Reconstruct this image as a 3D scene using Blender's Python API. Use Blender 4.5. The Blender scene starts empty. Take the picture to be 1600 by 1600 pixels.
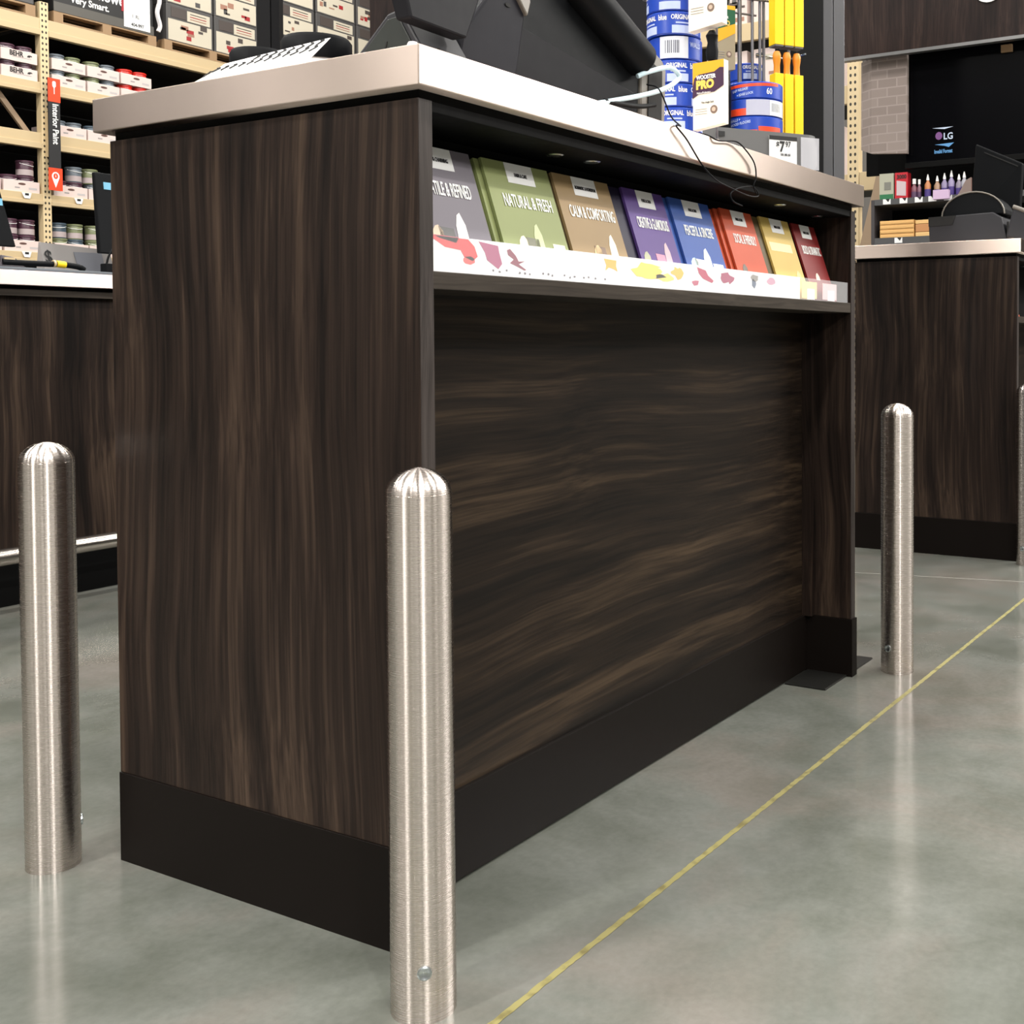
import bpy, math, random
from mathutils import Vector, Matrix
random.seed(4)
S = bpy.context.scene
COL = S.collection
R = math.radians

# ------------------------------------------------------------------ camera
YAW, PITCH, ROLL = 0.5223, 0.0272, -0.0041
fw = Vector((math.cos(YAW), math.sin(YAW), 0)); rt = Vector((math.sin(YAW), -math.cos(YAW), 0)); up = Vector((0, 0, 1))
F = fw*math.cos(PITCH) - up*math.sin(PITCH); U = up*math.cos(PITCH) + fw*math.sin(PITCH)
cx = rt*math.cos(ROLL) + U*math.sin(ROLL); cy = U*math.cos(ROLL) - rt*math.sin(ROLL); cz = -F
cd = bpy.data.cameras.new('camera'); cam = bpy.data.objects.new('camera', cd); COL.objects.link(cam)
M = Matrix((cx, cy, cz)).transposed().to_4x4(); M.translation = (-1.0196, -.9222, .72)
cam.matrix_world = M
cd.sensor_width = 36; cd.lens = 1828.5/1600*36
cd.shift_x = (800-1052.4)/1600; cd.shift_y = (587.1-800)/1600
cd.clip_start = .02; cd.clip_end = 100
S.camera = cam

# ------------------------------------------------------------------ world, lights, exposure
w = bpy.data.worlds.new('world'); S.world = w; w.use_nodes = True
w.node_tree.nodes['Background'].inputs[0].default_value = (.95, .97, 1, 1)
w.node_tree.nodes['Background'].inputs[1].default_value = .15
S.view_settings.view_transform = 'Standard'; S.view_settings.look = 'None'
S.view_settings.exposure = 0.0; S.view_settings.gamma = 1
LIGHT_W = 125
def lamp(x, y, z=6.3, sx=1.2, sy=.35, p=LIGHT_W, rz=0, col=(1, .968, .918)):
    l = bpy.data.lights.new('ceiling_or_added_lamp', 'AREA'); l.shape = 'RECTANGLE'; l.size = sx; l.size_y = sy
    l.energy = p; l.color = col
    o = bpy.data.objects.new('ceiling_or_added_lamp', l); COL.objects.link(o); o.location = (x, y, z); o.rotation_euler = (0, 0, rz)
for gx in (-7.5, -4.2, -.9, 2.4, 5.2, 8.2):
    for gy in (-8.2, -5, -1.8, 1.4, 4.6, 7.6):
        lamp(gx, gy)
# low lamps added for effect: streaks on the bollards, white on the steel edges
lamp(-3.2, .85, 2.7, .9, .15, 150, R(165)); lamp(-2.3, -3.35, 2.8, .9, .17, 170, R(56))
lamp(4.3, -2.5, 3.9, 2.0, .45, 90, R(57)); lamp(6.05, -3.55, 3.5, 3.6, .7, 480, R(57))

# ------------------------------------------------------------------ materials
MATS = {}
def mat(name, col, rough=.5, metal=0, **k):
    if name in MATS: return MATS[name]
    m = bpy.data.materials.new(name); m.use_nodes = True; MATS[name] = m
    b = m.node_tree.nodes['Principled BSDF']
    b.inputs['Base Color'].default_value = (*col, 1); b.inputs['Roughness'].default_value = rough; b.inputs['Metallic'].default_value = metal
    for kk, v in k.items(): b.inputs[kk].default_value = v
    nt = m.node_tree
    if name not in NOVAR:
        tc = nt.nodes.new('ShaderNodeTexCoord'); n = nt.nodes.new('ShaderNodeTexNoise'); n.inputs['Scale'].default_value = 60
        mr = nt.nodes.new('ShaderNodeMapRange'); mr.inputs[3].default_value = max(0, rough-.05); mr.inputs[4].default_value = min(1, rough+.05)
        nt.links.new(tc.outputs['Object'], n.inputs['Vector']); nt.links.new(n.outputs['Fac'], mr.inputs[0]); nt.links.new(mr.outputs[0], b.inputs['Roughness'])
    return m
NOVAR = set()
def srgb(r, g, b):
    f = lambda c: (c/255/12.92) if c <= 10 else ((c/255+.055)/1.055)**2.4
    return f(r), f(g), f(b)

def wood(name, axis, dark=(0.0068, 0.0047, 0.0039), mid=(0.0196, 0.0126, 0.0096), light=(0.0560, 0.0367, 0.0254), rough=.42, seed=0):
    m = bpy.data.materials.new(name); m.use_nodes = True; nt = m.node_tree; L = nt.links; N = nt.nodes.new
    b = nt.nodes['Principled BSDF']
    tc = N('ShaderNodeTexCoord'); oi = N('ShaderNodeObjectInfo'); mul = N('ShaderNodeMath'); mul.operation = 'MULTIPLY'; mul.inputs[1].default_value = 17
    L.new(oi.outputs['Random'], mul.inputs[0])
    add = N('ShaderNodeVectorMath'); add.operation = 'ADD'; comb = N('ShaderNodeCombineXYZ')
    comb.inputs[0].default_value = seed; comb.inputs[1].default_value = seed; comb.inputs[2].default_value = seed
    L.new(tc.outputs['Object'], add.inputs[0]); L.new(comb.outputs[0], add.inputs[1])
    # gentle bend of the grain
    nb = N('ShaderNodeTexNoise'); nb.inputs['Scale'].default_value = 2.2; nb.inputs['Detail'].default_value = 1
    L.new(add.outputs[0], nb.inputs['Vector'])
    sb = N('ShaderNodeVectorMath'); sb.operation = 'SUBTRACT'; sb.inputs[1].default_value = (.5, .5, .5); L.new(nb.outputs['Color'], sb.inputs[0])
    sc = N('ShaderNodeVectorMath'); sc.operation = 'SCALE'; sc.inputs[3].default_value = .055; L.new(sb.outputs[0], sc.inputs[0])
    ad2 = N('ShaderNodeVectorMath'); ad2.operation = 'ADD'; L.new(add.outputs[0], ad2.inputs[0]); L.new(sc.outputs[0], ad2.inputs[1])
    def noise(scales, detail, rough_=.6, dist=0):
        mp = N('ShaderNodeMapping'); v = [scales[1]]*3; v['xyz'.index(axis)] = scales[0]; mp.inputs['Scale'].default_value = v
        L.new(ad2.outputs[0], mp.inputs['Vector'])
        n = N('ShaderNodeTexNoise'); n.inputs['Scale'].default_value = 1; n.inputs['Detail'].default_value = detail; n.inputs['Roughness'].default_value = rough_
        n.inputs['Distortion'].default_value = dist
        L.new(mp.outputs[0], n.inputs['Vector']); return n
    n1 = noise((.8, 19), 4, .62, .25); n2 = noise((4, 300), 3, .6); n3 = noise((1.6, 5), 2); n4 = noise((1.8, 75), 3, .6, .3)
    cr = N('ShaderNodeValToRGB'); e = cr.color_ramp.elements
    e[0].position = .41; e[0].color = (*dark, 1); e[1].position = .64; e[1].color = (*light, 1)
    x = cr.color_ramp.elements.new(.52); x.color = (*mid, 1)
    a1 = N('ShaderNodeMath'); a1.operation = 'MULTIPLY_ADD'; a1.inputs[1].default_value = .55; L.new(n1.outputs['Fac'], a1.inputs[0])
    a2 = N('ShaderNodeMath'); a2.operation = 'MULTIPLY_ADD'; a2.inputs[1].default_value = .20; L.new(n3.outputs['Fac'], a2.inputs[0])
    a3 = N('ShaderNodeMath'); a3.operation = 'MULTIPLY_ADD'; a3.inputs[1].default_value = .31; L.new(n4.outputs['Fac'], a3.inputs[0]); a3.inputs[2].default_value = -.024
    L.new(a3.outputs[0], a2.inputs[2]); L.new(a2.outputs[0], a1.inputs[2]); L.new(a1.outputs[0], cr.inputs[0])
    mx = N('ShaderNodeMix'); mx.data_type = 'RGBA'; mx.blend_type = 'MULTIPLY'; mx.inputs[0].default_value = .55
    r2 = N('ShaderNodeMapRange'); r2.inputs[1].default_value = .35; r2.inputs[2].default_value = .6; r2.inputs[3].default_value = .45; r2.inputs[4].default_value = 1.15
    L.new(n2.outputs['Fac'], r2.inputs[0]); L.new(cr.outputs[0], mx.inputs[6]); L.new(r2.outputs[0], mx.inputs[7])
    L.new(mx.outputs[2], b.inputs['Base Color']); b.inputs['Roughness'].default_value = rough
    b.inputs['Specular IOR Level'].default_value = .16
    bp = N('ShaderNodeBump'); bp.inputs['Strength'].default_value = .12; bp.inputs['Distance'].default_value = .0006
    L.new(n2.outputs['Fac'], bp.inputs['Height']); L.new(bp.outputs[0], b.inputs['Normal'])
    MATS[name] = m; return m
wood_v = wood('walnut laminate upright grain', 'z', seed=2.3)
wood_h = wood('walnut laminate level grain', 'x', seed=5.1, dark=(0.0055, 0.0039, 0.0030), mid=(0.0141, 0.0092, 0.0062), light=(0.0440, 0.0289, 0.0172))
wood_e = wood('walnut edge band', 'z', dark=(0.0300, 0.0244, 0.0222), mid=(0.0450, 0.0371, 0.0342), light=(0.0600, 0.0493, 0.0450), seed=1)
wood_ex = wood('walnut edge band level', 'x', dark=(.030, .024, .019), mid=(.043, .035, .028), light=(.06, .049, .04), seed=3)
wood_r = wood('reddish walnut board', 'z', dark=(.010, .006, .0053), mid=(.021, .012, .010), light=(.040, .024, .019), seed=7)
wood_a = wood('walnut laminate level grain across', 'y', seed=9)

def steel(name, col, rough, aniso, grain=None, dirt=0):
    m = bpy.data.materials.new(name); m.use_nodes = True; nt = m.node_tree; L = nt.links; N = nt.nodes.new; b = nt.nodes['Principled BSDF']
    b.inputs['Base Color'].default_value = (*col, 1); b.inputs['Metallic'].default_value = 1; b.inputs['Roughness'].default_value = rough
    b.inputs['Anisotropic'].default_value = aniso; b.inputs['Anisotropic Rotation'].default_value = .25
    tg = N('ShaderNodeTangent'); tg.direction_type = 'RADIAL'; tg.axis = 'Z'; L.new(tg.outputs[0], b.inputs['Tangent'])
    tc = N('ShaderNodeTexCoord'); mp = N('ShaderNodeMapping'); mp.inputs['Scale'].default_value = grain or (3, 3, 900)
    L.new(tc.outputs['Object'], mp.inputs[0]); n = N('ShaderNodeTexNoise'); n.inputs['Scale'].default_value = 1; n.inputs['Detail'].default_value = 3
    L.new(mp.outputs[0], n.inputs['Vector'])
    mr = N('ShaderNodeMapRange'); mr.inputs[3].default_value = rough-.03; mr.inputs[4].default_value = rough+.03; L.new(n.outputs['Fac'], mr.inputs[0]); L.new(mr.outputs[0], b.inputs['Roughness'])
    n5 = N('ShaderNodeTexNoise'); n5.inputs['Scale'].default_value = 9; n5.inputs['Detail'].default_value = 3; L.new(tc.outputs['Object'], n5.inputs['Vector'])
    mx = N('ShaderNodeMix'); mx.data_type = 'RGBA'; mx.inputs[6].default_value = (*col, 1); mx.inputs[7].default_value = (*[c*.84 for c in col], 1)
    L.new(n5.outputs['Fac'], mx.inputs[0]); L.new(mx.outputs[2], b.inputs['Base Color'])
    MATS[name] = m; return m
bollard_m = steel('brushed stainless bollard', (.76, .685, .635), .27, 1.0)
top_m = steel('brushed stainless counter edge', (.84, .70, .62), .40, 1.0, (3, 3, 300))

def concrete():
    m = bpy.data.materials.new('polished grey green concrete'); m.use_nodes = True; nt = m.node_tree; L = nt.links; N = nt.nodes.new; b = nt.nodes['Principled BSDF']
    tc = N('ShaderNodeTexCoord')
    def nz(s, d, ds=0):
        n = N('ShaderNodeTexNoise'); n.inputs['Scale'].default_value = s; n.inputs['Detail'].default_value = d; n.inputs['Roughness'].default_value = .6; n.inputs['Distortion'].default_value = ds
        L.new(tc.outputs['Object'], n.inputs['Vector']); return n
    a, c, s = nz(2.2, 5, .6), nz(5.5, 5, .4), nz(90, 3)
    cr = N('ShaderNodeValToRGB'); e = cr.color_ramp.elements; e[0].position = .34; e[0].color = (0.0923, 0.0999, 0.0884, 1); e[1].position = .66; e[1].color = (0.1479, 0.1393, 0.1273, 1)
    x = cr.color_ramp.elements.new(.5); x.color = (0.1269, 0.1338, 0.1228, 1)
    L.new(a.outputs['Fac'], cr.inputs[0])
    cr2 = N('ShaderNodeValToRGB'); e = cr2.color_ramp.elements; e[0].position = .33; e[0].color = (.80, .80, .74, 1); e[1].position = .66; e[1].color = (1.08, 1.06, 1.04, 1)
    L.new(c.outputs['Fac'], cr2.inputs[0])
    mx = N('ShaderNodeMix'); mx.data_type = 'RGBA'; mx.blend_type = 'MULTIPLY'; mx.inputs[0].default_value = 1; L.new(cr.outputs[0], mx.inputs[6]); L.new(cr2.outputs[0], mx.inputs[7])
    cr3 = N('ShaderNodeMapRange'); cr3.inputs[1].default_value = .3; cr3.inputs[2].default_value = .7; cr3.inputs[3].default_value = .93; cr3.inputs[4].default_value = 1.06; L.new(s.outputs['Fac'], cr3.inputs[0])
    m2 = N('ShaderNodeMix'); m2.data_type = 'RGBA'; m2.blend_type = 'MULTIPLY'; m2.inputs[0].default_value = 1; L.new(mx.outputs[2], m2.inputs[6]); L.new(cr3.outputs[0], m2.inputs[7])
    L.new(m2.outputs[2], b.inputs['Base Color'])
    rr = N('ShaderNodeMapRange'); rr.inputs[3].default_value = .10; rr.inputs[4].default_value = .20; L.new(c.outputs['Fac'], rr.inputs[0]); L.new(rr.outputs[0], b.inputs['Roughness'])
    b.inputs['Specular IOR Level'].default_value = .5
    return m
floor_m = concrete()
def joint_m():
    m = bpy.data.materials.new('mustard joint filler'); m.use_nodes = True; nt = m.node_tree; L = nt.links; N = nt.nodes.new; b = nt.nodes['Principled BSDF']
    tc = N('ShaderNodeTexCoord'); n = N('ShaderNodeTexNoise'); n.inputs['Scale'].default_value = 40; n.inputs['Detail'].default_value = 4; L.new(tc.outputs['Object'], n.inputs['Vector'])
    cr = N('ShaderNodeValToRGB'); e = cr.color_ramp.elements; e[0].position = .35; e[0].color = (.13, .11, .04, 1); e[1].position = .5; e[1].color = (.225, .20, .075, 1)
    L.new(n.outputs['Fac'], cr.inputs[0]); L.new(cr.outputs[0], b.inputs['Base Color']); b.inputs['Roughness'].default_value = .6; return m
plinth_m = mat('dark brown plinth laminate', (.0060, .0045, .0038), .36, 0, **{'Specular IOR Level': .09})
LS = {'Specular IOR Level': .07}
black_m = mat('matt black board', (.004, .004, .004), .7, 0, **LS)
blk_pl = mat('black plastic', (.0050, .0056, .0066), .52, 0, **{'Specular IOR Level': .09})
grey_pl = mat('charcoal plastic', (.024, .024, .028), .45, 0, **{'Specular IOR Level': .3})
olive_pl = mat('greenish charcoal plastic', (.022, .026, .023), .45, 0, **{'Specular IOR Level': .3})
lgrey_pl = mat('warm grey plastic', (.16, .145, .125), .4)
slot_m = mat('dark recess', (.003, .003, .003), .8)
white_p = mat('white card', (.80, .80, .80), .6)
paper_m = mat('white paper', (.86, .85, .83), .7)
ink = mat('black ink', (.012, .012, .013), .6)
whitetxt = mat('white print', (.85, .85, .83), .5)
beige = mat('beige rack enamel', srgb(192, 171, 134), .45)
beige_d = mat('tan rack brace', srgb(150, 128, 104), .5)
tray_m = mat('white paint tray card', srgb(212, 194, 188), .6)
red_m = mat('orange red sign', srgb(232, 66, 26), .5)
pallet_m = mat('pallet timber', (.30, .19, .10), .7)
zinc = mat('zinc bolt', (.55, .60, .62), .28, 1)
def clear(name, col=(1, 1, 1), a=.22, rough=.05):
    m = mat(name, col, rough); m.node_tree.nodes['Principled BSDF'].inputs['Alpha'].default_value = a; return m
acryl = clear('clear acrylic', (.95, .95, .97), .16)

# ------------------------------------------------------------------ mesh helpers
class MB:
    def __init__(s): s.v = []; s.f = []
    def add(s, vs, fs):
        k = len(s.v); s.v += [tuple(map(float, a)) for a in vs]; s.f += [tuple(i+k for i in f) for f in fs]; return s
    def hexa(s, p):     # p: 4 lower, 4 upper, same order
        return s.add(p, [(3, 2, 1, 0), (4, 5, 6, 7), (0, 1, 5, 4), (1, 2, 6, 5), (2, 3, 7, 6), (3, 0, 4, 7)])
    def box(s, x0, x1, y0, y1, z0, z1):
        return s.hexa([(x0, y0, z0), (x1, y0, z0), (x1, y1, z0), (x0, y1, z0), (x0, y0, z1), (x1, y0, z1), (x1, y1, z1), (x0, y1, z1)])
    def prism(s, poly, d, n='y', at=0):      # 2-D polygon extruded along an axis by d
        def P(a, b, t):
            return {'y': (a, t, b), 'x': (t, a, b), 'z': (a, b, t)}[n]
        k = len(poly); vs = [P(a, b, at) for a, b in poly] + [P(a, b, at+d) for a, b in poly]
        return s.add(vs, [tuple(range(k))[::-1], tuple(range(k, 2*k))] + [(i, (i+1) % k, k+(i+1) % k, k+i) for i in range(k)])
    def lathe(s, prof, c=(0, 0, 0), n=40, a0=0, a1=2*math.pi):
        m = n if a1-a0 > 6.28 else n+1; vs = []
        for r, z in prof:
            for i in range(m):
                t = a0+(a1-a0)*i/n; vs.append((c[0]+r*math.cos(t), c[1]+r*math.sin(t), c[2]+z))
        fs = []
        for j in range(len(prof)-1):
            for i in range(n):
                q = (i+1) % m; fs.append((j*m+i, j*m+q, (j+1)*m+q, (j+1)*m+i))
        if m == n:
            if prof[0][0] > 1e-5: fs.append(tuple(range(n))[::-1])
            if prof[-1][0] > 1e-5: fs.append(tuple((len(prof)-1)*m+i for i in range(n)))
        return s.add(vs, fs)
    def tube(s, pts, r, n=10, smooth=6):
        P = [Vector(p) for p in pts]
        if smooth and len(P) > 2:
            Q = []; E = [P[0]*2-P[1]] + P + [P[-1]*2-P[-2]]
            for i in range(1, len(E)-2):
                for k in range(smooth):
                    t = k/smooth; a, b, c, d = E[i-1:i+3]
                    Q.append(.5*((2*b)+(c-a)*t+(2*a-5*b+4*c-d)*t*t+(3*b-a-3*c+d)*t**3))
            P = Q+[P[-1]]
        vs = []; ref = None
        for i, p in enumerate(P):
            t = (P[min(i+1, len(P)-1)]-P[max(i-1, 0)]).normalized()
            if ref is None: ref = t.orthogonal().normalized()
            ref = (ref-t*ref.dot(t)).normalized(); b = t.cross(ref)
            for k in range(n):
                a = 2*math.pi*k/n; vs.append(p+(ref*math.cos(a)+b*math.sin(a))*r)
        fs = [(i*n+k, i*n+(k+1) % n, (i+1)*n+(k+1) % n, (i+1)*n+k) for i in range(len(P)-1) for k in range(n)]
        fs += [tuple(range(n))[::-1], tuple((len(P)-1)*n+k for k in range(n))]
        return s.add(vs, fs)
def tag(o, label=None, cat=None, group=None, kind=None):
    if label: o['label'] = label
    if cat: o['category'] = cat
    if group: o['group'] = group
    if kind: o['kind'] = kind
    return o
def obj(name, mb, m, parent=None, bevel=0, smooth=False, loc=None):
    """one mesh object; geometry given in the parent's frame (or world); loc moves the origin there"""
    me = bpy.data.meshes.new(name); vs = mb.v
    if loc: vs = [(a-loc[0], b-loc[1], c-loc[2]) for a, b, c in vs]
    me.from_pydata(vs, [], mb.f); me.update()
    import bmesh
    bm = bmesh.new(); bm.from_mesh(me); bmesh.ops.recalc_face_normals(bm, faces=bm.faces); bm.to_mesh(me); bm.free()
    me.materials.append(m)
    if smooth:
        me.polygons.foreach_set('use_smooth', [True]*len(me.polygons)); me.set_sharp_from_angle(angle=R(35))
    o = bpy.data.objects.new(name, me); COL.objects.link(o)
    if loc: o.location = loc
    if parent: o.parent = parent
    if bevel:
        b = o.modifiers.new('bevel', 'BEVEL'); b.width = bevel; b.segments = 2; b.limit_method = 'ANGLE'
    return o
def thing(name, label, cat, loc=(0, 0, 0), rz=0, group=None):
    o = bpy.data.objects.new(name, None); COL.objects.link(o); o.location = loc; o.rotation_euler = (0, 0, rz); o.empty_display_size = .05
    return tag(o, label, cat, group)
def box(*a): return MB().box(*a)
def text(s, m, parent, loc, size, right=(1, 0, 0), upv=(0, 0, 1), xs=1.0, name='lettering', ext=.0003, align='LEFT', bold=0):
    c = bpy.data.curves.new(name, 'FONT'); c.body = s; c.size = size; c.extrude = ext; c.offset = bold; c.align_x = align; c.resolution_u = 3
    t = bpy.data.objects.new('t', c); COL.objects.link(t)
    bpy.context.view_layer.update()
    me = bpy.data.meshes.new_from_object(t.evaluated_get(bpy.context.evaluated_depsgraph_get()))
    bpy.data.objects.remove(t); bpy.data.curves.remove(c)
    r = Vector(right).normalized(); u = Vector(upv).normalized(); n = r.cross(u)
    mm = Matrix((r*xs, u, n)).transposed().to_4x4(); me.transform(mm); me.name = name
    me.materials.clear(); me.materials.append(m)
    o = bpy.data.objects.new(name, me); COL.objects.link(o); o.location = loc; o.parent = parent; return o
def copy_tree(o, parent=None):
    c = o.copy(); COL.objects.link(c)
    if parent: c.parent = parent
    for ch in [x for x in ALL() if x.parent == o]: copy_tree(ch, c)
    return c
def ALL(): return list(COL.objects)
def blob(cxx, cyy, rx, ry, n=14, j=.25, seed=1):
    rr = random.Random(seed); return [(cxx+rx*math.cos(2*math.pi*i/n)*(1+rr.uniform(-j, j)), cyy+ry*math.sin(2*math.pi*i/n)*(1+rr.uniform(-j, j))) for i in range(n)]

# ------------------------------------------------------------------ room shell
def struct(name, mb, m, **k): return tag(obj(name, mb, m, **k), kind='structure')
struct('floor', box(-10, 12, -10, 12, -.1, 0), floor_m)
wallm = mat('pale warehouse wall', (.13, .12, .11), .8)
struct('ceiling', box(-10, 12, -10, 12, 7, 7.1), mat('steel deck ceiling', (.35, .35, .34), .8))
struct('wall_left', box(-10.1, -10, -10, 12, 0, 7), wallm)
struct('wall_front', box(-10, 12, -10.1, -10, 0, 7), wallm)
struct('wall_back', box(-10, 12, 12, 12.1, 0, 7), mat('dark warehouse wall', (.05, .048, .046), .8))
struct('wall_right', box(12, 12.1, -10, 12, 0, 7), wallm)
def strip(y0, y1, x0, x1, jit, seed, n=260):
    rr = random.Random(seed); m = MB(); a = []; b = []
    for i in range(n+1):
        x = x0+(x1-x0)*i/n; a.append((x, y0+rr.uniform(-jit, jit), .0006)); b.append((x, y1+rr.uniform(-jit, jit), .0006))
    return m.add(a+b, [(i, i+1, n+2+i, n+1+i) for i in range(n)])
struct('trim_1', strip(-.1490, -.1400, -3, 9, .0007, 3, 1600), joint_m())
struct('trim_2', MB().add([(2.395, .55, .0006), (2.40, .55, .0006), (2.72, -.9, .0006), (2.715, -.9, .0006)], [(0, 1, 2, 3)]), mat('pale hairline joint', (.30, .29, .26), .5))

# ------------------------------------------------------------------ walnut service counters
W, LEN, T, HP, REC = .5609, 1.3666, .0228, 1.0026, .1069
def counter(root):
    o = obj('side_panel', box(0, T, 0, W, .1246, HP), wood_v, root, .0008)
    ob = obj('edge_band', box(.0004, T-.0004, -.0012, .0001, .1246, HP-.0005), wood_e, o)
    o2 = obj('side_panel', box(LEN-T, LEN, 0, W, .1246, HP), wood_v, root, .0008)
    obj('edge_band', box(LEN-T+.0004, LEN-.0004, -.0012, .0001, .1246, HP-.0005), wood_e, o2)
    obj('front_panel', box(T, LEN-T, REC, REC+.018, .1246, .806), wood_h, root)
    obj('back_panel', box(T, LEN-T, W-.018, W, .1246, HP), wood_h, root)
    obj('corner_cleat', box(LEN-T-.016, LEN-T, REC-.022, REC, .1246, .785), wood_v, root)
    sh = obj('display_shelf', box(T, LEN-T, .0, REC+.05, .785, .806), wood_ex, root, .0008)
    obj('shelf_back', box(T, LEN-T, REC+.012, REC+.02, .806, HP), black_m, root)
    obj('sub_top', box(T, LEN-T, .001, W-.018, .990, HP-.0002), black_m, root, .001)
    obj('top_spacer', box(.006, LEN-.006, .004, W-.004, HP, 1.0134), black_m, root)
    k = MB().box(-.0022, T+.0022, -.0032, W, .0, .1246)
    obj('plinth', k, plinth_m, root, .0008)
    obj('plinth', box(T+.0022, LEN-T-.003, REC-.006, REC+.012, .004, .1246), plinth_m, root, .0008)
    obj('plinth', box(LEN-T-.003, LEN+.003, -.0045, W, .0, .1246), plinth_m, root, .0008)
    top = obj('steel_top', box(-.0153, LEN+.0174, -.0153, W+.0153, 1.0134, 1.0592), top_m, root, .0016)
    for x, y in ((.35, .060), (.43, .050), (1.07, .040), (1.30, .058)):
        obj('puck_light', MB().lathe([(0, .9885), (.011, .9885), (.0135, .9905), (.0135, .992)], (x, y, 0), 20), zinc, root, smooth=True)
    return top
main = thing('service_counter', 'dark walnut counter with stainless steel top and a row of brochures, in the middle', 'counter')
counter(main)
foot = obj('floor_plate', box(1.222, 1.500, .008, .100, 0, .004), mat('dark rubber plate', (.010, .010, .009), .35), main, .001)
right = thing('service_counter', 'identical walnut counter farther back at the right edge, carrying a printer', 'counter', (2.864, .016, 0))
counter(right)

def lowcounter():
    r = thing('checkout_counter', 'lower dark wood counter with foot rail behind the leftmost bollard', 'counter', (-1.4, 2.29, 0))
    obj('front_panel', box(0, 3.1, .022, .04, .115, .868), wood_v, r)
    obj('top_rail', box(0, 3.1, .0, .022, .862, .880), wood_ex, r)
    obj('body', box(.02, 3.08, .04, .70, .02, .868), black_m, r)
    obj('plinth', box(0, 3.1, .0, .03, 0, .115), black_m, r)
    obj('spacer', box(.01, 3.09, .008, .70, .868, .891), black_m, r)
    obj('steel_top', box(-.02, 3.12, -.02, .72, .891, .932), steel('brushed stainless pinkish edge', (.86, .72, .69), .42, 1.0, (3, 3, 300)), r, .0015)
    rail_m = mat('satin steel rail', (.42, .38, .34), .22, 1)
    rail = obj('foot_rail', MB().tube([(.02, -.080, .152), (3.08, -.080, .152)], .0235, 20, 0), rail_m, r, smooth=True)
    for x in (.25, 1.4, 3.0): obj('rail_bracket', MB().tube([(x, 0, .152), (x, -.08, .152)], .011, 12, 0), rail_m, rail, smooth=True)
lowcounter()

# ------------------------------------------------------------------ bollards
def bollard(x, y, az, label, bolt=True):
    r = thing('bollard', label, 'bollard', (x, y, 0), 0, 'stainless steel bollards guarding the counters')
    R0 = .0352; prof = [(R0, 0), (R0, .561), (R0-.0006, .5615), (R0-.0002, .562)]
    for i in range(1, 13):
        t = i/12*math.pi/2; prof.append(((R0-.0002)*math.cos(t) if i < 12 else 0, .562+.0265*math.sin(t)))
    obj('tube', MB().lathe(prof, n=96), bollard_m, r, smooth=True)
    if bolt:
        d = Vector((math.cos(az), math.sin(az), 0)); s = Vector((-d.y, d.x, 0)); m = MB()
        for rad, h in ((.0078, .0018),):
            vs = [d*(R0-.003)+Vector((0, 0, .056))]; n = 24
            a = [d*(R0+.0012)+s*(rad*math.cos(2*math.pi*i/n))+Vector((0, 0, .056+rad*math.sin(2*math.pi*i/n))) for i in range(n)]
            b = [d*(R0-.004)+s*(rad*math.cos(2*math.pi*i/n))+Vector((0, 0, .056+rad*math.sin(2*math.pi*i/n))) for i in range(n)]
            c = [d*(R0+.0020)+s*(.8*rad*math.cos(2*math.pi*i/n))+Vector((0, 0, .056+.8*rad*math.sin(2*math.pi*i/n))) for i in range(n)]
            e = [d*(R0+.0002)+s*(.28*rad*math.cos(2*math.pi*i/n))+Vector((0, 0, .056+.28*rad*math.sin(2*math.pi*i/n))) for i in range(n)]
            m.add(b+a+c+e, [tuple(range(n))[::-1]] + [(j*n+i, j*n+(i+1) % n, (j+1)*n+(i+1) % n, (j+1)*n+i) for j in range(3) for i in range(n)] + [tuple(3*n+i for i in range(n))])
        obj('bolt', m, zinc, r, smooth=True)
    return r
bollard(-.0700, -.0590, R(224), 'stainless steel bollard nearest the camera, with a bolt low on its face')
bollard(-.0560, .6310, R(330), 'stainless steel bollard at the far left, in front of the foot rail')
bollard(1.437, -.072, R(165), 'stainless steel bollard past the right end of the middle counter')
bollard(2.826, -.030, R(165), 'stainless steel bollard cut off by the right edge of the photo')
for b in [o for o in ALL() if o.name.startswith('bolt') and o.type == 'MESH']: pass

# ------------------------------------------------------------------ brochures on the display shelf
def gradient_cover(name, c):
    g_ = sum(c)/3; c = tuple((v*.88+g_*.12)*.92 for v in c)
    m = bpy.data.materials.new(name); m.use_nodes = True; nt = m.node_tree; b = nt.nodes['Principled BSDF']; N = nt.nodes.new
    tc = N('ShaderNodeTexCoord'); n = N('ShaderNodeTexNoise'); n.inputs['Scale'].default_value = 9; n.inputs['Detail'].default_value = 2
    nt.links.new(tc.outputs['Object'], n.inputs['Vector'])
    mx = N('ShaderNodeMix'); mx.data_type = 'RGBA'; mx.inputs[6].default_value = (*[v*.88 for v in c], 1); mx.inputs[7].default_value = (*[min(1, v*1.12) for v in c], 1)
    nt.links.new(n.outputs['Fac'], mx.inputs[0]); nt.links.new(mx.outputs[2], b.inputs['Base Color']); b.inputs['Roughness'].default_value = .5; b.inputs['Specular IOR Level'].default_value = .22; return m
BH = .168; TH = math.atan2(.150, .050)
bu = Vector((0, math.cos(TH), math.sin(TH))); bn = Vector((0, -math.sin(TH), math.cos(TH)))   # up the cover / out of the cover
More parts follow.
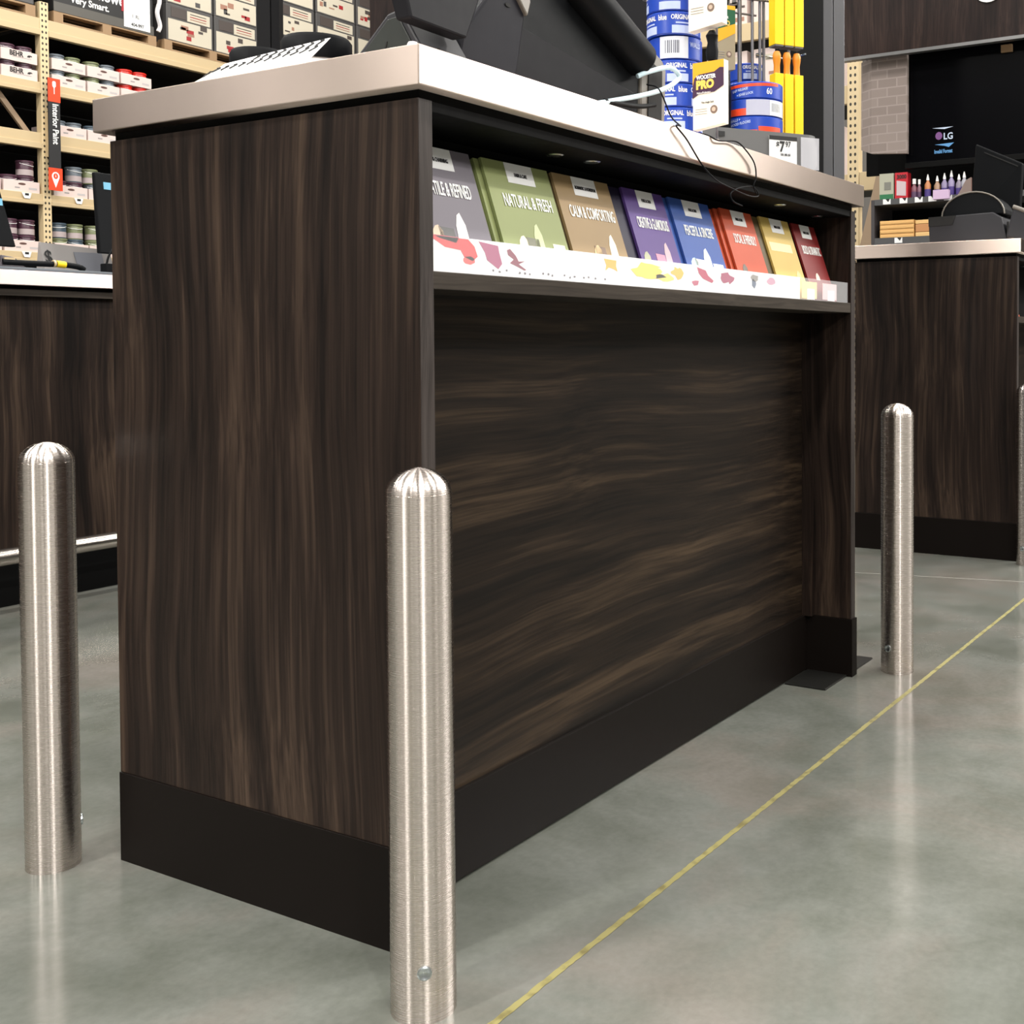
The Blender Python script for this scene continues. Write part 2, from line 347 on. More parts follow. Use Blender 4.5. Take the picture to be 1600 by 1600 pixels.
BR = [  # name, x0, width, colour, title, title xs, extra copies, description
 ('grey', .029, .146, srgb(118, 112, 122), 'VERSATILE & REFINED', 0, 0, 'grey'),
 ('green', .200, .147, srgb(146, 156, 96), 'NATURAL & FRESH', .036, 2, 'olive green'),
 ('tan', .358, .147, srgb(160, 132, 88), 'CALM & COMFORTING', .026, 1, 'tan'),
 ('purple', .545, .125, srgb(92, 62, 140), 'CREATIVE & GLAMOROUS', .014, 1, 'purple'),
 ('blue', .690, .143, srgb(46, 88, 172), 'PEACEFUL & SINCERE', .022, 1, 'blue'),
 ('orange', .877, .130, srgb(206, 76, 26), 'SOCIAL & FRIENDLY', .022, 2, 'orange'),
 ('yellow', 1.043, .135, srgb(212, 180, 84), '', .02, 1, 'yellow'),
 ('red', 1.195, .120, srgb(132, 26, 26), 'BOLD & DRAMATIC', .02, 0, 'dark red')]
bgroup = {'olive green': 'green brochures', 'orange': 'orange brochures'}
prop_c = {'grey': [(.30, (.55, .42, .30)), (.42, (.05, .05, .05)), (.62, (.75, .74, .72))], 'green': [(.30, (.80, .74, .55)), (.45, (.12, .12, .07)), (.55, (.5, .55, .3)), (.85, (.7, .7, .5))],
          'tan': [(.45, (.75, .55, .28)), (.50, (.15, .08, .04)), (.75, (.85, .75, .6))], 'purple': [(.15, (.35, .36, .22)), (.5, (.5, .2, .3)), (.7, (.5, .35, .4))],
          'blue': [(.2, (.5, .75, .75)), (.35, (.75, .72, .66)), (.55, (.85, .88, .9)), (.8, (.9, .9, .9))], 'orange': [(.25, (.1, .07, .05))],
          'yellow': [(.8, (.6, .48, .2))], 'red': [(.45, (.8, .55, .45))]}
def cover_quad(x0, x1, s0, s1, lift=.0004, base=None):
    b = base; P = [b+Vector((x, 0, 0))+bu*s+bn*(-lift)*-1 for x, s in ((x0, s0), (x1, s0), (x1, s1), (x0, s1))]
    Q = [p-bn*.0003 for p in P]
    return MB().hexa([tuple(q) for q in Q]+[tuple(p) for p in P])
for nm, x0, wd, colr, title, _, extra, desc in BR:
    cm = gradient_cover(desc+' brochure cover', colr)
    if nm == 'yellow': back_c = gradient_cover('olive brown brochure cover', srgb(92, 78, 42))
    elif nm == 'purple': back_c = gradient_cover('deep navy brochure cover', srgb(30, 24, 52))
    elif nm == 'tan': back_c = gradient_cover('dark olive tan brochure cover', srgb(96, 82, 52))
    else: back_c = cm
    for k in range(extra, -1, -1):
        lab = {0: f'{desc} brochure leaning on the counter shelf'}.get(k)
        if k == 0 and nm == 'grey': lab = 'grey brochure at the left end of the shelf, partly behind the side panel'
        if k: lab = {('green', 1): 'middle copy of the olive green brochures, mostly covered', ('green', 2): 'rearmost olive green brochure, leftmost sliver beside the grey one',
                     ('tan', 1): 'dark olive tan brochure peeping out left of the tan one', ('purple', 1): 'deep navy brochure peeping out left of the purple one',
                     ('blue', 1): 'second blue brochure right behind the front blue one', ('orange', 1): 'middle copy of the three orange brochures', ('orange', 2): 'rearmost orange brochure, farthest left of the three copies',
                     ('yellow', 1): 'olive brown brochure sticking out left of the yellow one'}[(nm, k)]
        dx = {'purple': .032, 'yellow': .034, 'orange': .013, 'green': .010, 'tan': .011, 'blue': .011}.get(nm, 0)*k
        base = Vector((x0-dx, .020+.0055*k, .8085))
        r = thing('brochure', lab, 'brochure', base, 0, f'brochures standing on the display shelf')
        c = cm if k == 0 else back_c
        P = [Vector((x, 0, 0))+bu*s for x, s in ((0, 0), (wd, 0), (wd, BH-.002*k), (0, BH-.002*k))]
        blk = MB().hexa([tuple(p-bn*.0042) for p in P]+[tuple(p) for p in P])
        obj('cover', blk, c, r)
        O = Vector((0, 0, 0))
        if k == 0:
            tb = obj('tab_label', cover_quad(.32*wd, .74*wd, BH-.030, BH-.0005, .0006, O), white_p, r)
            p = O+Vector((.53*wd, 0, 0))+bu*(BH-.020)+bn*.0011
            text({'grey': 'LIGHT & CHARMING', 'green': 'FARM & CAFE', 'tan': 'ROMANTIC & HOMESPUN'}.get(nm, 'PURE & CALM'), ink, tb, p, .0075, (1, 0, 0), bu, .62, align='CENTER', bold=.0001)
            if title:
                n = len(title); xs = min(.62, .84*wd/(n*.0165))
                p = O+Vector((wd*.54, 0, 0))+bu*(BH-.066)+bn*.0008
                text(title, whitetxt, r, p, .0265, (1, 0, 0), bu, xs*.98, align='CENTER', bold=.00025)
            else:
                obj('title_band', cover_quad(.09*wd, .84*wd, BH-.070, BH-.052, .0004, O), mat('pale yellow band', srgb(228, 212, 150), .5), r)
            for q, (fx, cc) in enumerate(prop_c[nm]):
                h = .016+.010*((q*7) % 3); wq = .020 if nm != 'blue' else .026; c0 = fx*wd; b0 = .045
                poly = [(c0-wq*.5, b0), (c0+wq*.5, b0), (c0+wq*.5, b0+h*.55), (c0+wq*.18, b0+h), (c0-wq*.12, b0+h*.9), (c0-wq*.42, b0+h*.5)] if q % 2 == 0 else [(c0-wq*.7, b0), (c0+wq*.7, b0), (c0+wq*.7, b0+h*.5), (c0-wq*.7, b0+h*.55)]
                P = [O+Vector((a, 0, 0))+bu*b+bn*.0005 for a, b in poly]; P2 = [p-bn*.0003 for p in P]; n = len(P)
                m = MB().add([tuple(p) for p in P2+P], [tuple(range(n))[::-1], tuple(range(n, 2*n))]+[(i, (i+1) % n, n+(i+1) % n, n+i) for i in range(n)])
                obj('cover_picture', m, mat(f'cover print {nm} {q}', cc, .5), r)
# printed lip along the shelf edge
lip = thing('shelf_strip', 'white printed strip with colour splashes behind clear acrylic, along the shelf edge', 'sign', (.027, .004, .8065))
obj('printed_card', box(0, 1.06, .0012, .0016, .0, .0425), white_p, lip)
obj('acrylic_lip', box(0, 1.308, -.0006, .0008, .0, .0425), acryl, lip)
obj('acrylic_foot', box(0, 1.308, .0016, .014, .0, .0012), acryl, lip)
def splash(poly, c, nm='colour_splash'):
    return obj(nm, MB().prism([(a-.027, b-.8065) for a, b in poly], -.0003, 'y', .0011), mat(f'splash {c[0]:.2f} {c[1]:.2f} {c[2]:.2f}', c, .5), lip)
splash([(.028, .8485), (.092, .8480), (.104, .840), (.110, .828), (.100, .822), (.085, .826), (.078, .834), (.050, .836), (.028, .845)], srgb(214, 62, 66))
splash([(.028, .8495), (.075, .849), (.070, .842), (.04, .846)], srgb(196, 80, 96))
splash(blob(.094, .8225, .011, .005, 14, .1, 3), srgb(228, 90, 88))
splash([(.112, .847), (.150, .844), (.152, .836), (.158, .822), (.150, .815), (.128, .825), (.124, .834)], srgb(170, 74, 118))
splash([(.168, .840), (.174, .842), (.186, .834), (.192, .827), (.205, .828), (.192, .8235), (.208, .817), (.204, .816), (.190, .820), (.174, .824), (.182, .829), (.170, .834)], srgb(138, 48, 76))
splash([(.392, .843), (.425, .842), (.424, .834), (.428, .826), (.418, .829), (.405, .831), (.396, .826), (.398, .834)], srgb(236, 184, 72))
splash(blob(.515, .832, .055, .011, 18, .4, 8), srgb(244, 218, 96)); splash(blob(.606, .834, .020, .009, 12, .4, 9), srgb(238, 190, 80)); splash(blob(.56, .824, .03, .006, 12, .4, 19), srgb(246, 226, 120))
splash([(.670, .846), (.700, .842), (.708, .834), (.728, .826), (.722, .822), (.690, .828), (.676, .836)], srgb(186, 60, 96))
splash(blob(.775, .832, .030, .009, 14, .4, 12), srgb(168, 66, 104)); splash(blob(.665, .820, .012, .005, 10, .4, 13), srgb(190, 90, 120))
splash(blob(.885, .838, .018, .006, 10, .3, 14), srgb(150, 146, 140)); splash(blob(.882, .828, .008, .008, 10, .3, 15), srgb(96, 110, 134)); splash(blob(.955, .836, .02, .006, 10, .3, 16), srgb(205, 160, 180))
for i in range(22):
    x = .13+i*.0125+random.uniform(-.003, .003)
    splash(blob(x, .8125+random.uniform(-.001, .002), .0022, .0016, 7, .3, i), srgb(110, 104, 112), 'small_print') if i % 4 else None
for x0, c in ((1.10, srgb(238, 226, 150)), (1.205, srgb(226, 188, 190))):
    obj('price_card', box(x0-.027, x0-.027+.075, .0025, .003, .003, .036), mat(f'card {x0}', c, .6), lip)
    obj('price_card', box(x0-.027+.025, x0-.027+.062, .0018, .0022, .001, .022), white_p, lip)

# orange brochures on the right counter
oc = thing('brochure', 'orange brochure on the shelf of the right-hand counter, at the photo edge', 'brochure', (2.895, .05, .8085))
P = [Vector((x, 0, 0))+bu*s for x, s in ((0, 0), (.15, 0), (.15, .15), (0, .15))]
obj('cover', MB().hexa([tuple(p-bn*.004) for p in P]+[tuple(p) for p in P]), gradient_cover('orange brochure cover far', srgb(222, 90, 40)), oc)

# ------------------------------------------------------------------ equipment on the middle counter (top at z 1.0592)
ZT = 1.0594
m1 = thing('touch_terminal', 'charcoal touchscreen terminal seen from behind at the near counter corner', 'monitor', (.1, .07, ZT))
obj('base_wedge', MB().prism([(-.008, 0), (.165, 0), (.070, .082), (.048, .086)], .092, 'x', 0), grey_pl, m1, .003)
obj('side_cover', MB().prism([(.006, .004), (.150, .004), (.068, .074), (.050, .076)], .002, 'x', -.002), olive_pl, m1, .001)
obj('side_slot', MB().prism([(.078, .014), (.082, .014), (.070, .046), (.068, .046)], .001, 'x', -.0028), slot_m, m1)
obj('screen_housing', MB().hexa([(-.036, -.003, .058), (.068, -.003, .056), (.068, .022, .056), (-.036, .022, .058), (-.052, .010, .16), (.13, .010, .16), (.13, .040, .16), (-.052, .040, .16)]).hexa([(-.052, .010, .16), (.13, .010, .16), (.13, .040, .16), (-.052, .040, .16), (-.07, .03, .30), (.26, .03, .30), (.26, .06, .29), (-.07, .06, .29)]), mat('dark slate plastic', (.012, .012, .014), .5, 0, **LS), m1, .003)
obj('screw_hole', MB().lathe([(0, 0), (.0022, 0), (.0022, .001)], (0, 0, 0), 12), slot_m, m1, loc=None).location = (.012, -.004, .030)
p1 = thing('receipt_printer', 'black angular receipt printer between the two terminals', 'printer', (.2, .1, ZT))
obj('housing', MB().prism([(-.02, 0), (.0, .078), (.062, .148), (.118, .160), (.140, .150), (.118, .05), (.095, 0)], .10, 'y', 0), mat('slate plastic', (.015, .015, .019), .5, 0, **LS), p1, .004)
obj('corner_cap', MB().prism([(.112, .150), (.132, .168), (.142, .150), (.134, .128)], .012, 'y', -.006), lgrey_pl, p1, .002)
obj('screw_hole', MB().prism(blob(.095, .135, .006, .003, 8, .1, 2), .001, 'y', -.0014), slot_m, p1)
m2 = thing('flat_monitor', 'large black monitor tilted back with a thick hinge, right half of the counter', 'monitor', (.3, .13, ZT))
obj('back_shell', MB().prism([(.02, .0), (.02, .24), (.22, .225), (.395, .180), (.405, .145), (.39, .035), (.36, 0)], .06, 'y', .0), blk_pl, m2, .006)
obj('lower_panel', MB().prism([(.03, .02), (.03, .10), (.06, .125), (.375, .085), (.38, .014)], .004, 'y', -.004), mat('dim charcoal plastic', (.011, .011, .013), .5, 0, **LS), m2, .002)
obj('hinge_barrel', MB().tube([(.19, -.010, .222), (.385, -.010, .140)], .031, 24, 0), blk_pl, m2, .003, True)
bz = obj('end_bezel', MB().prism([(.392, .012), (.392, .176), (.405, .184), (.470, .158), (.482, .146), (.474, .02)], .07, 'y', -.004), lgrey_pl, m2, .005)
obj('port_recess', MB().prism([(.413, .02), (.418, .150), (.463, .138), (.458, .02)], .002, 'y', -.006), slot_m, bz)
obj('rear_cover', MB().hexa([(.26, .02, .24), (.40, .02, .19), (.44, .07, .17), (.26, .07, .24), (.27, .02, .252), (.402, .02, .197), (.46, .07, .178), (.27, .07, .252)]), lgrey_pl, m2, .003)
obj('foot', MB().box(.02, .52, -.03, .22, 0, .016), blk_pl, m2, .003)
obj('cable_tray', MB().tube([(.24, -.03, .045), (.34, -.03, .054), (.396, -.03, .066)], .004, 10, 4), blk_pl, m2, smooth=True)
tag(obj('network_cable', MB().tube([(.40, .085, ZT+.004), (.47, .095, 1.083), (.542, .10, 1.103), (.648, .10, 1.132), (.722, .10, 1.156), (.768, .10, 1.178), (.779, .10, 1.192), (.744, .10, 1.198), (.68, .104, 1.178), (.660, .112, 1.168)], .0042, 12),
        mat('pale blue cable', (.60, .78, .86), .4), smooth=True), 'pale blue cable looping out beside the black monitor', 'cable')
tag(obj('power_cord', MB().tube([(.690, .112, 1.160), (.694, .09, 1.150), (.716, .08, 1.108), (.66, .03, 1.078), (.585, -.010, 1.0625), (.560, -.020, 1.056), (.590, -.0215, 1.040), (.640, -.021, 1.008), (.690, -.019, .990), (.745, -.016, .984), (.82, -.014, .978), (.862, -.014, .982), (.84, -.015, .995), (.79, -.015, .988), (.755, -.014, .975), (.765, -.014, .962), (.80, -.013, .958)], .0013, 8),
        blk_pl, smooth=True), 'thin black cord dangling over the steel front edge, tangled under the top', 'cord')
tag(obj('power_cord', MB().tube([(.60, .06, ZT+.003), (.665, -.005, ZT+.003), (.70, -.020, 1.055), (.76, -.022, 1.062), (.80, -.0215, 1.052), (.832, -.021, 1.035), (.840, -.0205, 1.012), (.835, -.018, .996), (.85, -.016, .984)], .0013, 8),
        blk_pl, smooth=True), 'second thin black cord arching over the steel edge farther right', 'cord')
# bumper at the steel corner
tag(obj('corner_bumper', MB().lathe([(.0065, 0), (.0065, .003), (.005, .0055), (0, .007)], (-.003, .004, 1.0592), 20), mat('pinkish clear bumper', (.72, .60, .60), .35), smooth=True), 'small pinkish round bumper on the near corner of the steel top', 'bumper')
# handwritten sheet curling up at the left edge, jars behind
pap = thing('paper_sheet', 'white sheet with handwritten notes curling up from the steel top', 'paper', (.0, .185, ZT))
def SZ(t): return .047-.011*t-.030*max(0, t-.82)/.18
n = 14; vs = []
for i in range(n+1):
    t = i/n; y = .0+.25*t; zt = SZ(t)
    vs += [(.0, y, .0006), (.05, y+.004, zt)]
obj('sheet', MB().add(vs, [(2*i, 2*i+2, 2*i+3, 2*i+1) for i in range(n)]), paper_m, pap).modifiers.new('s', 'SOLIDIFY').thickness = .0006
def on_sheet(y, s):
    t = min(1, max(0, y/.25)); zt = SZ(t)
    return (.05*s-.0012, y, .0006+(zt-.0006)*s+.0006)
rr = random.Random(5)
for row, s0 in ((0, .60), (1, .80)):
    for i in range(13):
        y = .012+i*.0165
        if row and i > 7: continue
        g = [on_sheet(y+.004, s0+.13), on_sheet(y-.002, s0+.11+rr.uniform(-.03, .03)), on_sheet(y+.002, s0+rr.uniform(-.02, .04)), on_sheet(y+.005+rr.uniform(-.002, .002), s0-.03)]
        obj('pen_mark', MB().tube(g, .0009, 6, 3), ink, pap)
for i, (yy, rad, hh) in enumerate(((.413, .038, .074), (.298, .046, .076))):
    lab = ['white jar with a flat black lid, left one behind the handwritten sheet', 'larger white jar with black lid, right one behind the handwritten sheet'][i]
    j = thing('jar', lab, 'jar', (.13, yy, ZT), 0, 'black-lidded jars')
    obj('body', MB().lathe([(rad*.96, 0), (rad*.98, hh*.5), (rad*.9, hh*.60)], n=36), white_p, j, smooth=True)
    obj('lid', MB().lathe([(rad, hh*.58), (rad*1.02, hh*.62), (rad*1.02, hh*.93), (rad*.94, hh), (0, hh)], n=36), blk_pl, j, smooth=True)

# ------------------------------------------------------------------ tape tower on the middle counter
blue = mat('blue tape wrapper', srgb(18, 62, 168), .38); pblue = mat('pale blue wrapper print', srgb(176, 190, 228), .45)
def arc(r, a0, a1, z0, z1, n=10, t=.0004):
    a0, a1 = R(a0), R(a1); vs = []
    for i in range(n+1):
        a = a0+(a1-a0)*i/n; vs += [(r*math.cos(a), r*math.sin(a), z0), (r*math.cos(a), r*math.sin(a), z1)]
    return MB().add(vs, [(2*i, 2*i+2, 2*i+3, 2*i+1) for i in range(n)])
def curved_text(s, m, parent, r, a0, z, size, xs=.8, slant=0):
    """flat lettering bent round a roll"""
    c = bpy.data.curves.new('lettering', 'FONT'); c.body = s; c.size = size; c.resolution_u = 2; c.offset = .0003
    t = bpy.data.objects.new('t', c); COL.objects.link(t); bpy.context.view_layer.update()
    me = bpy.data.meshes.new_from_object(t.evaluated_get(bpy.context.evaluated_depsgraph_get())); bpy.data.objects.remove(t); bpy.data.curves.remove(c)
    for v in me.vertices:
        a = R(a0)+v.co.x*xs/r; v.co = (r*math.cos(a), r*math.sin(a), z+v.co.y+slant*v.co.x)
    me.materials.clear(); me.materials.append(m); me.name = 'lettering'
    o = bpy.data.objects.new('lettering', me); COL.objects.link(o); o.parent = parent; return o
def tape(loc, rz, label, group, kind=0, h=.0480, r=.056):
    t = thing('tape_roll', label, 'tape', loc, rz, group)
    obj('wrapper', MB().lathe([(r*.66, .0006), (r-.002, .0006), (r, .003), (r, h-.003), (r-.002, h-.0006), (r*.66, h-.0006)], n=48), blue if kind != 4 else mat('orange red tape wrapper', srgb(226, 70, 34), .4), t, smooth=True)
    obj('core', MB().lathe([(r*.64, .001), (r*.66, .001), (r*.66, h-.001), (r*.64, h-.001), (r*.64, .001)], n=32), mat('tape core card', (.5, .42, .3), .8), t, smooth=True)
    q = r+.0003
    if kind in (0, 1):
        for a in (-150, -70, 10, 90):
            for lo, hi in ((.003, .019),): obj('wrapper_print', arc(q, a+20, a+66, lo, hi), pblue, t)
            obj('wrapper_print', arc(q, a+28, a+60, .0225, .0255), pblue, t)
            if kind == 0: curved_text('ORIGINAL', whitetxt, t, q+.0003, a+18, .031, .0135, .72); curved_text('blue', whitetxt, t, q+.0003, a+70, .030, .016, .7)
    elif kind == 2:
        obj('wrapper_print', arc(q, -62, 0, .002, .046, 14), mat('barcode sticker', srgb(210, 214, 224), .5), t)
        rr = random.Random(1); a = -50
        while a < -18:
            obj('bar', arc(q+.0004, a, a+1.2+rr.random(), .012, .038, 2), mat('barcode grey', (.06, .07, .10), .6), t); a += 3.2+rr.random()*2
        curved_text('WALLS', pblue, t, q+.0004, 4, .026, .014, .7)
    elif kind == 3:     # blue with orange sweep
        oq = mat('orange red tape wrapper', srgb(226, 70, 34), .4)
        v = []; n_ = 24
        for i in range(n_+1):
            a_ = R(-205+135*i/n_); k_ = i/n_; v += [(q*math.cos(a_), q*math.sin(a_), .026+.008*k_), (q*math.cos(a_), q*math.sin(a_), .034+.0075*k_)]
        obj('wrapper_print', MB().add(v, [(2*i, 2*i+2, 2*i+3, 2*i+1) for i in range(n_)]), oq, t)
        curved_text('EASY RELEASE', pblue, t, q+.0004, -170, .017, .0085, .85, .12); curved_text('+ EDGE LOCK', pblue, t, q+.0004, -160, .006, .0085, .85, .12)
        curved_text('60', whitetxt, t, q+.0006, -100, .012, .022, .8)
    elif kind == 5:
        obj('wrapper_print', arc(q, -140, -46, .002, .042, 14), mat('silver sticker', srgb(176, 178, 196), .5), t)
        obj('wrapper_print', arc(q+.0003, -92, -52, .003, .041, 10), whitetxt, t)
        for k in range(7): obj('bar', arc(q+.0006, -88+k*3.4, -86.6+k*3.4, .012, .034, 2), mat('barcode grey', (.06, .07, .10), .6), t)
        obj('wrapper_print', arc(q, -205, -140, .002, .020, 12), mat('orange red tape wrapper', srgb(226, 70, 34), .4), t)
    elif kind == 6:
        oq = mat('orange red tape wrapper', srgb(226, 70, 34), .4)
        obj('wrapper_print', arc(q, -165, -118, .002, .009, 12), oq, t); obj('wrapper_print', arc(q, -116, -62, .002, .018, 12), oq, t)
        curved_text('WALLS +', pblue, t, q+.0004, -176, .030, .0095, .85, .1); curved_text('WOOD FLOORS', pblue, t, q+.0004, -176, .019, .0095, .85, .12)
    return t
ordn = ['bottom roll, hidden low', 'second roll up', 'third roll up', 'fourth roll up', 'fifth roll up', 'sixth roll up', 'seventh roll up', 'eighth roll up']
tower = ['blue tape roll at the foot of the tall stack, hidden by the steel edge', 'blue painter tape roll hidden just behind the steel top edge, second from the foot', 'blue tape roll with ORIGINAL print, lowest one showing above the steel edge',
         'blue tape roll with ORIGINAL print beside the two-tone brush packet', 'blue tape roll just behind the pale blue cable loop', 'tape roll with a grey barcode sticker in the tall blue stack',
         'blue tape roll directly above the barcode one in the tall stack', 'blue tape roll touching the top edge of the photo, beside the white packet']
ks = [0, 0, 0, 0, 0, 2, 0, 0]; zt = ZT
rz0 = [0, 40, 12, -6, 20, 0, 34, 6]
for i in range(8):
    tape((1.113+(.006 if i > 5 else 0)-(.012 if i > 5 else 0), .298, zt), R(222+rz0[i]) if ks[i] != 2 else R(238), tower[i], 'blue tape rolls in the tall stack', ks[i]); zt += .0483
tape((1.107, .298, zt), R(10), 'topmost blue tape roll, above the picture edge in the tall stack', 'blue tape rolls in the tall stack', 1)

# ------------------------------------------------------------------ end display with tape, brushes and scrapers (local frame turned -34 degrees)
DO = (1.708, .384, 0); DA = R(-34)
d = thing('merchandise_stand', 'grey shelf stand with a price strip behind the middle counter', 'display stand', DO, DA)
shelf_m = mat('grey shelf enamel', (.125, .125, .125), .45)
def rounded(x0, x1, y0, y1, r, n=8):
    P = [(x0, y1)]; P += [(x0+r-r*math.cos(a), y0+r-r*math.sin(a)) for a in [i/n*math.pi/2 for i in range(n+1)]]
    P += [(x1-r+r*math.sin(a), y0+r-r*math.cos(a)) for a in [i/n*math.pi/2 for i in range(n+1)]]; return P+[(x1, y1)]
obj('shelf', MB().prism(rounded(-.26, .165, -.03, .42, .05), .012, 'z', 1.247), shelf_m, d)
obj('price_rail', MB().prism(rounded(-.26, .165, -.034, .42, .054), .085, 'z', 1.166), shelf_m, d)
obj('clear_rail_cover', arc(.06, 0, 1, 0, 1, 1) if 0 else box(.095, .150, -.0372, -.0358, 1.168, 1.250), clear('clear rail', (.8, .8, .85), .35), d)
tg_ = obj('price_tag', box(.000, .082, -.0376, -.0362, 1.178, 1.2475), white_p, d)
obj('tag_header', box(.000, .082, -.0386, -.0374, 1.238, 1.2480), ink, tg_)
text('$', ink, tg_, (.020, -.0388, 1.2205), .018, (1, 0, 0), (0, 0, 1), .9, bold=.0006)
text('7', ink, tg_, (.030, -.0388, 1.2095), .036, (1, 0, 0), (0, 0, 1), .8, bold=.0012)
text('97', ink, tg_, (.047, -.0388, 1.2215), .020, (1, 0, 0), (0, 0, 1), .8, bold=.0002)
text('1001 088 458', ink, tg_, (.032, -.0388, 1.1985), .009, (1, 0, 0), (0, 0, 1), .6)
obj('price_tag', box(-.150, -.128, -.0376, -.0362, 1.236, 1.2480), ink, d)
obj('price_tag', box(.1655, .1665, -.0, .06, 1.182, 1.236), white_p, d)
obj('stand_body', box(-.25, .155, .0, .42, 0, 1.166), mat('dark grey stand', (.05, .05, .05), .5), d)
obj('back_panel', box(-.26, .33, .40, .42, 1.259, 1.45), mat('dark grey stand', (.05, .05, .05), .5), d)
for x in (.014, .048, .088, .112, .124, .205): obj('wire_rod', MB().tube([(x, .20, 1.259), (x, .20, 2.2)], .0042 if x != .048 else .006, 10, 0), mat('grey wire', (.18, .18, .20), .35, .6), d, smooth=True)
obj('top_bar', MB().tube([(-.26, .20, 2.2), (.21, .20, 2.2)], .006, 10, 0), mat('grey wire', (.18, .18, .20), .35, .6), d, smooth=True)
obj('peg_bar', MB().tube([(-.24, .012, 1.60), (-.24, .20, 1.62), (.10, .20, 1.62)], .003, 8, 0), mat('grey wire', (.18, .18, .20), .35, .6), d, smooth=True)
obj('peg_bar', MB().tube([(.014, .20, 1.66), (.21, .18, 1.66)], .003, 8, 0), mat('grey wire', (.18, .18, .20), .35, .6), d, smooth=True)
def dloc(x, y, z):
    c, s = math.cos(DA), math.sin(DA); return (DO[0]+x*c-y*s, DO[1]+x*s+y*c, z)
# column beside the stand
col = thing('shop_column', 'black and grey steel column standing beside the yellow brushes', 'column', dloc(.42, .44, 0), DA)
obj('black_casing', box(-.098, .0, -.09, .03, 0, 5.2), mat('satin black casing', (.009, .009, .0095), .5, 0, **LS), col, .002)
obj('grey_channel', box(.0, .036, -.085, .03, 0, 5.2), mat('grey painted steel', (.085, .085, .092), .4, .3), col, .002)
obj('grey_channel', box(.039, .078, -.085, .03, 0, 5.2), mat('grey painted steel b', (.10, .10, .108), .4, .3), col, .002)
obj('channel_gap', box(.0355, .0395, -.07, .03, 0, 5.2), slot_m, col)
# orange and blue tape stack
for k, (kd, lab) in enumerate(((6, 'blue and orange tape roll, bottom of the short stack on the grey shelf'), (5, 'tape roll with white barcode sticker in the middle of the short stack'), (3, 'blue roll with an orange sweep on top of the short stack'))):
    tape(dloc(.020, .075, 1.2595+k*.0445), DA+R(5), lab, 'tape rolls in the short stack', kd, .0443, .076)
for k in range(5):
    tape(dloc(.118, .285, 1.2595+k*.0483), DA, ['hidden blue roll at the bottom behind the wire rods', 'hidden second blue roll behind the short tape stack', 'third blue roll, covered by the short tape stack', 'blue tape roll just above the short stack, behind the rods', 'topmost blue tape roll behind the wire rods, right of the packets'][k], 'blue tape rolls behind the wire rods', 0, .048, .050)
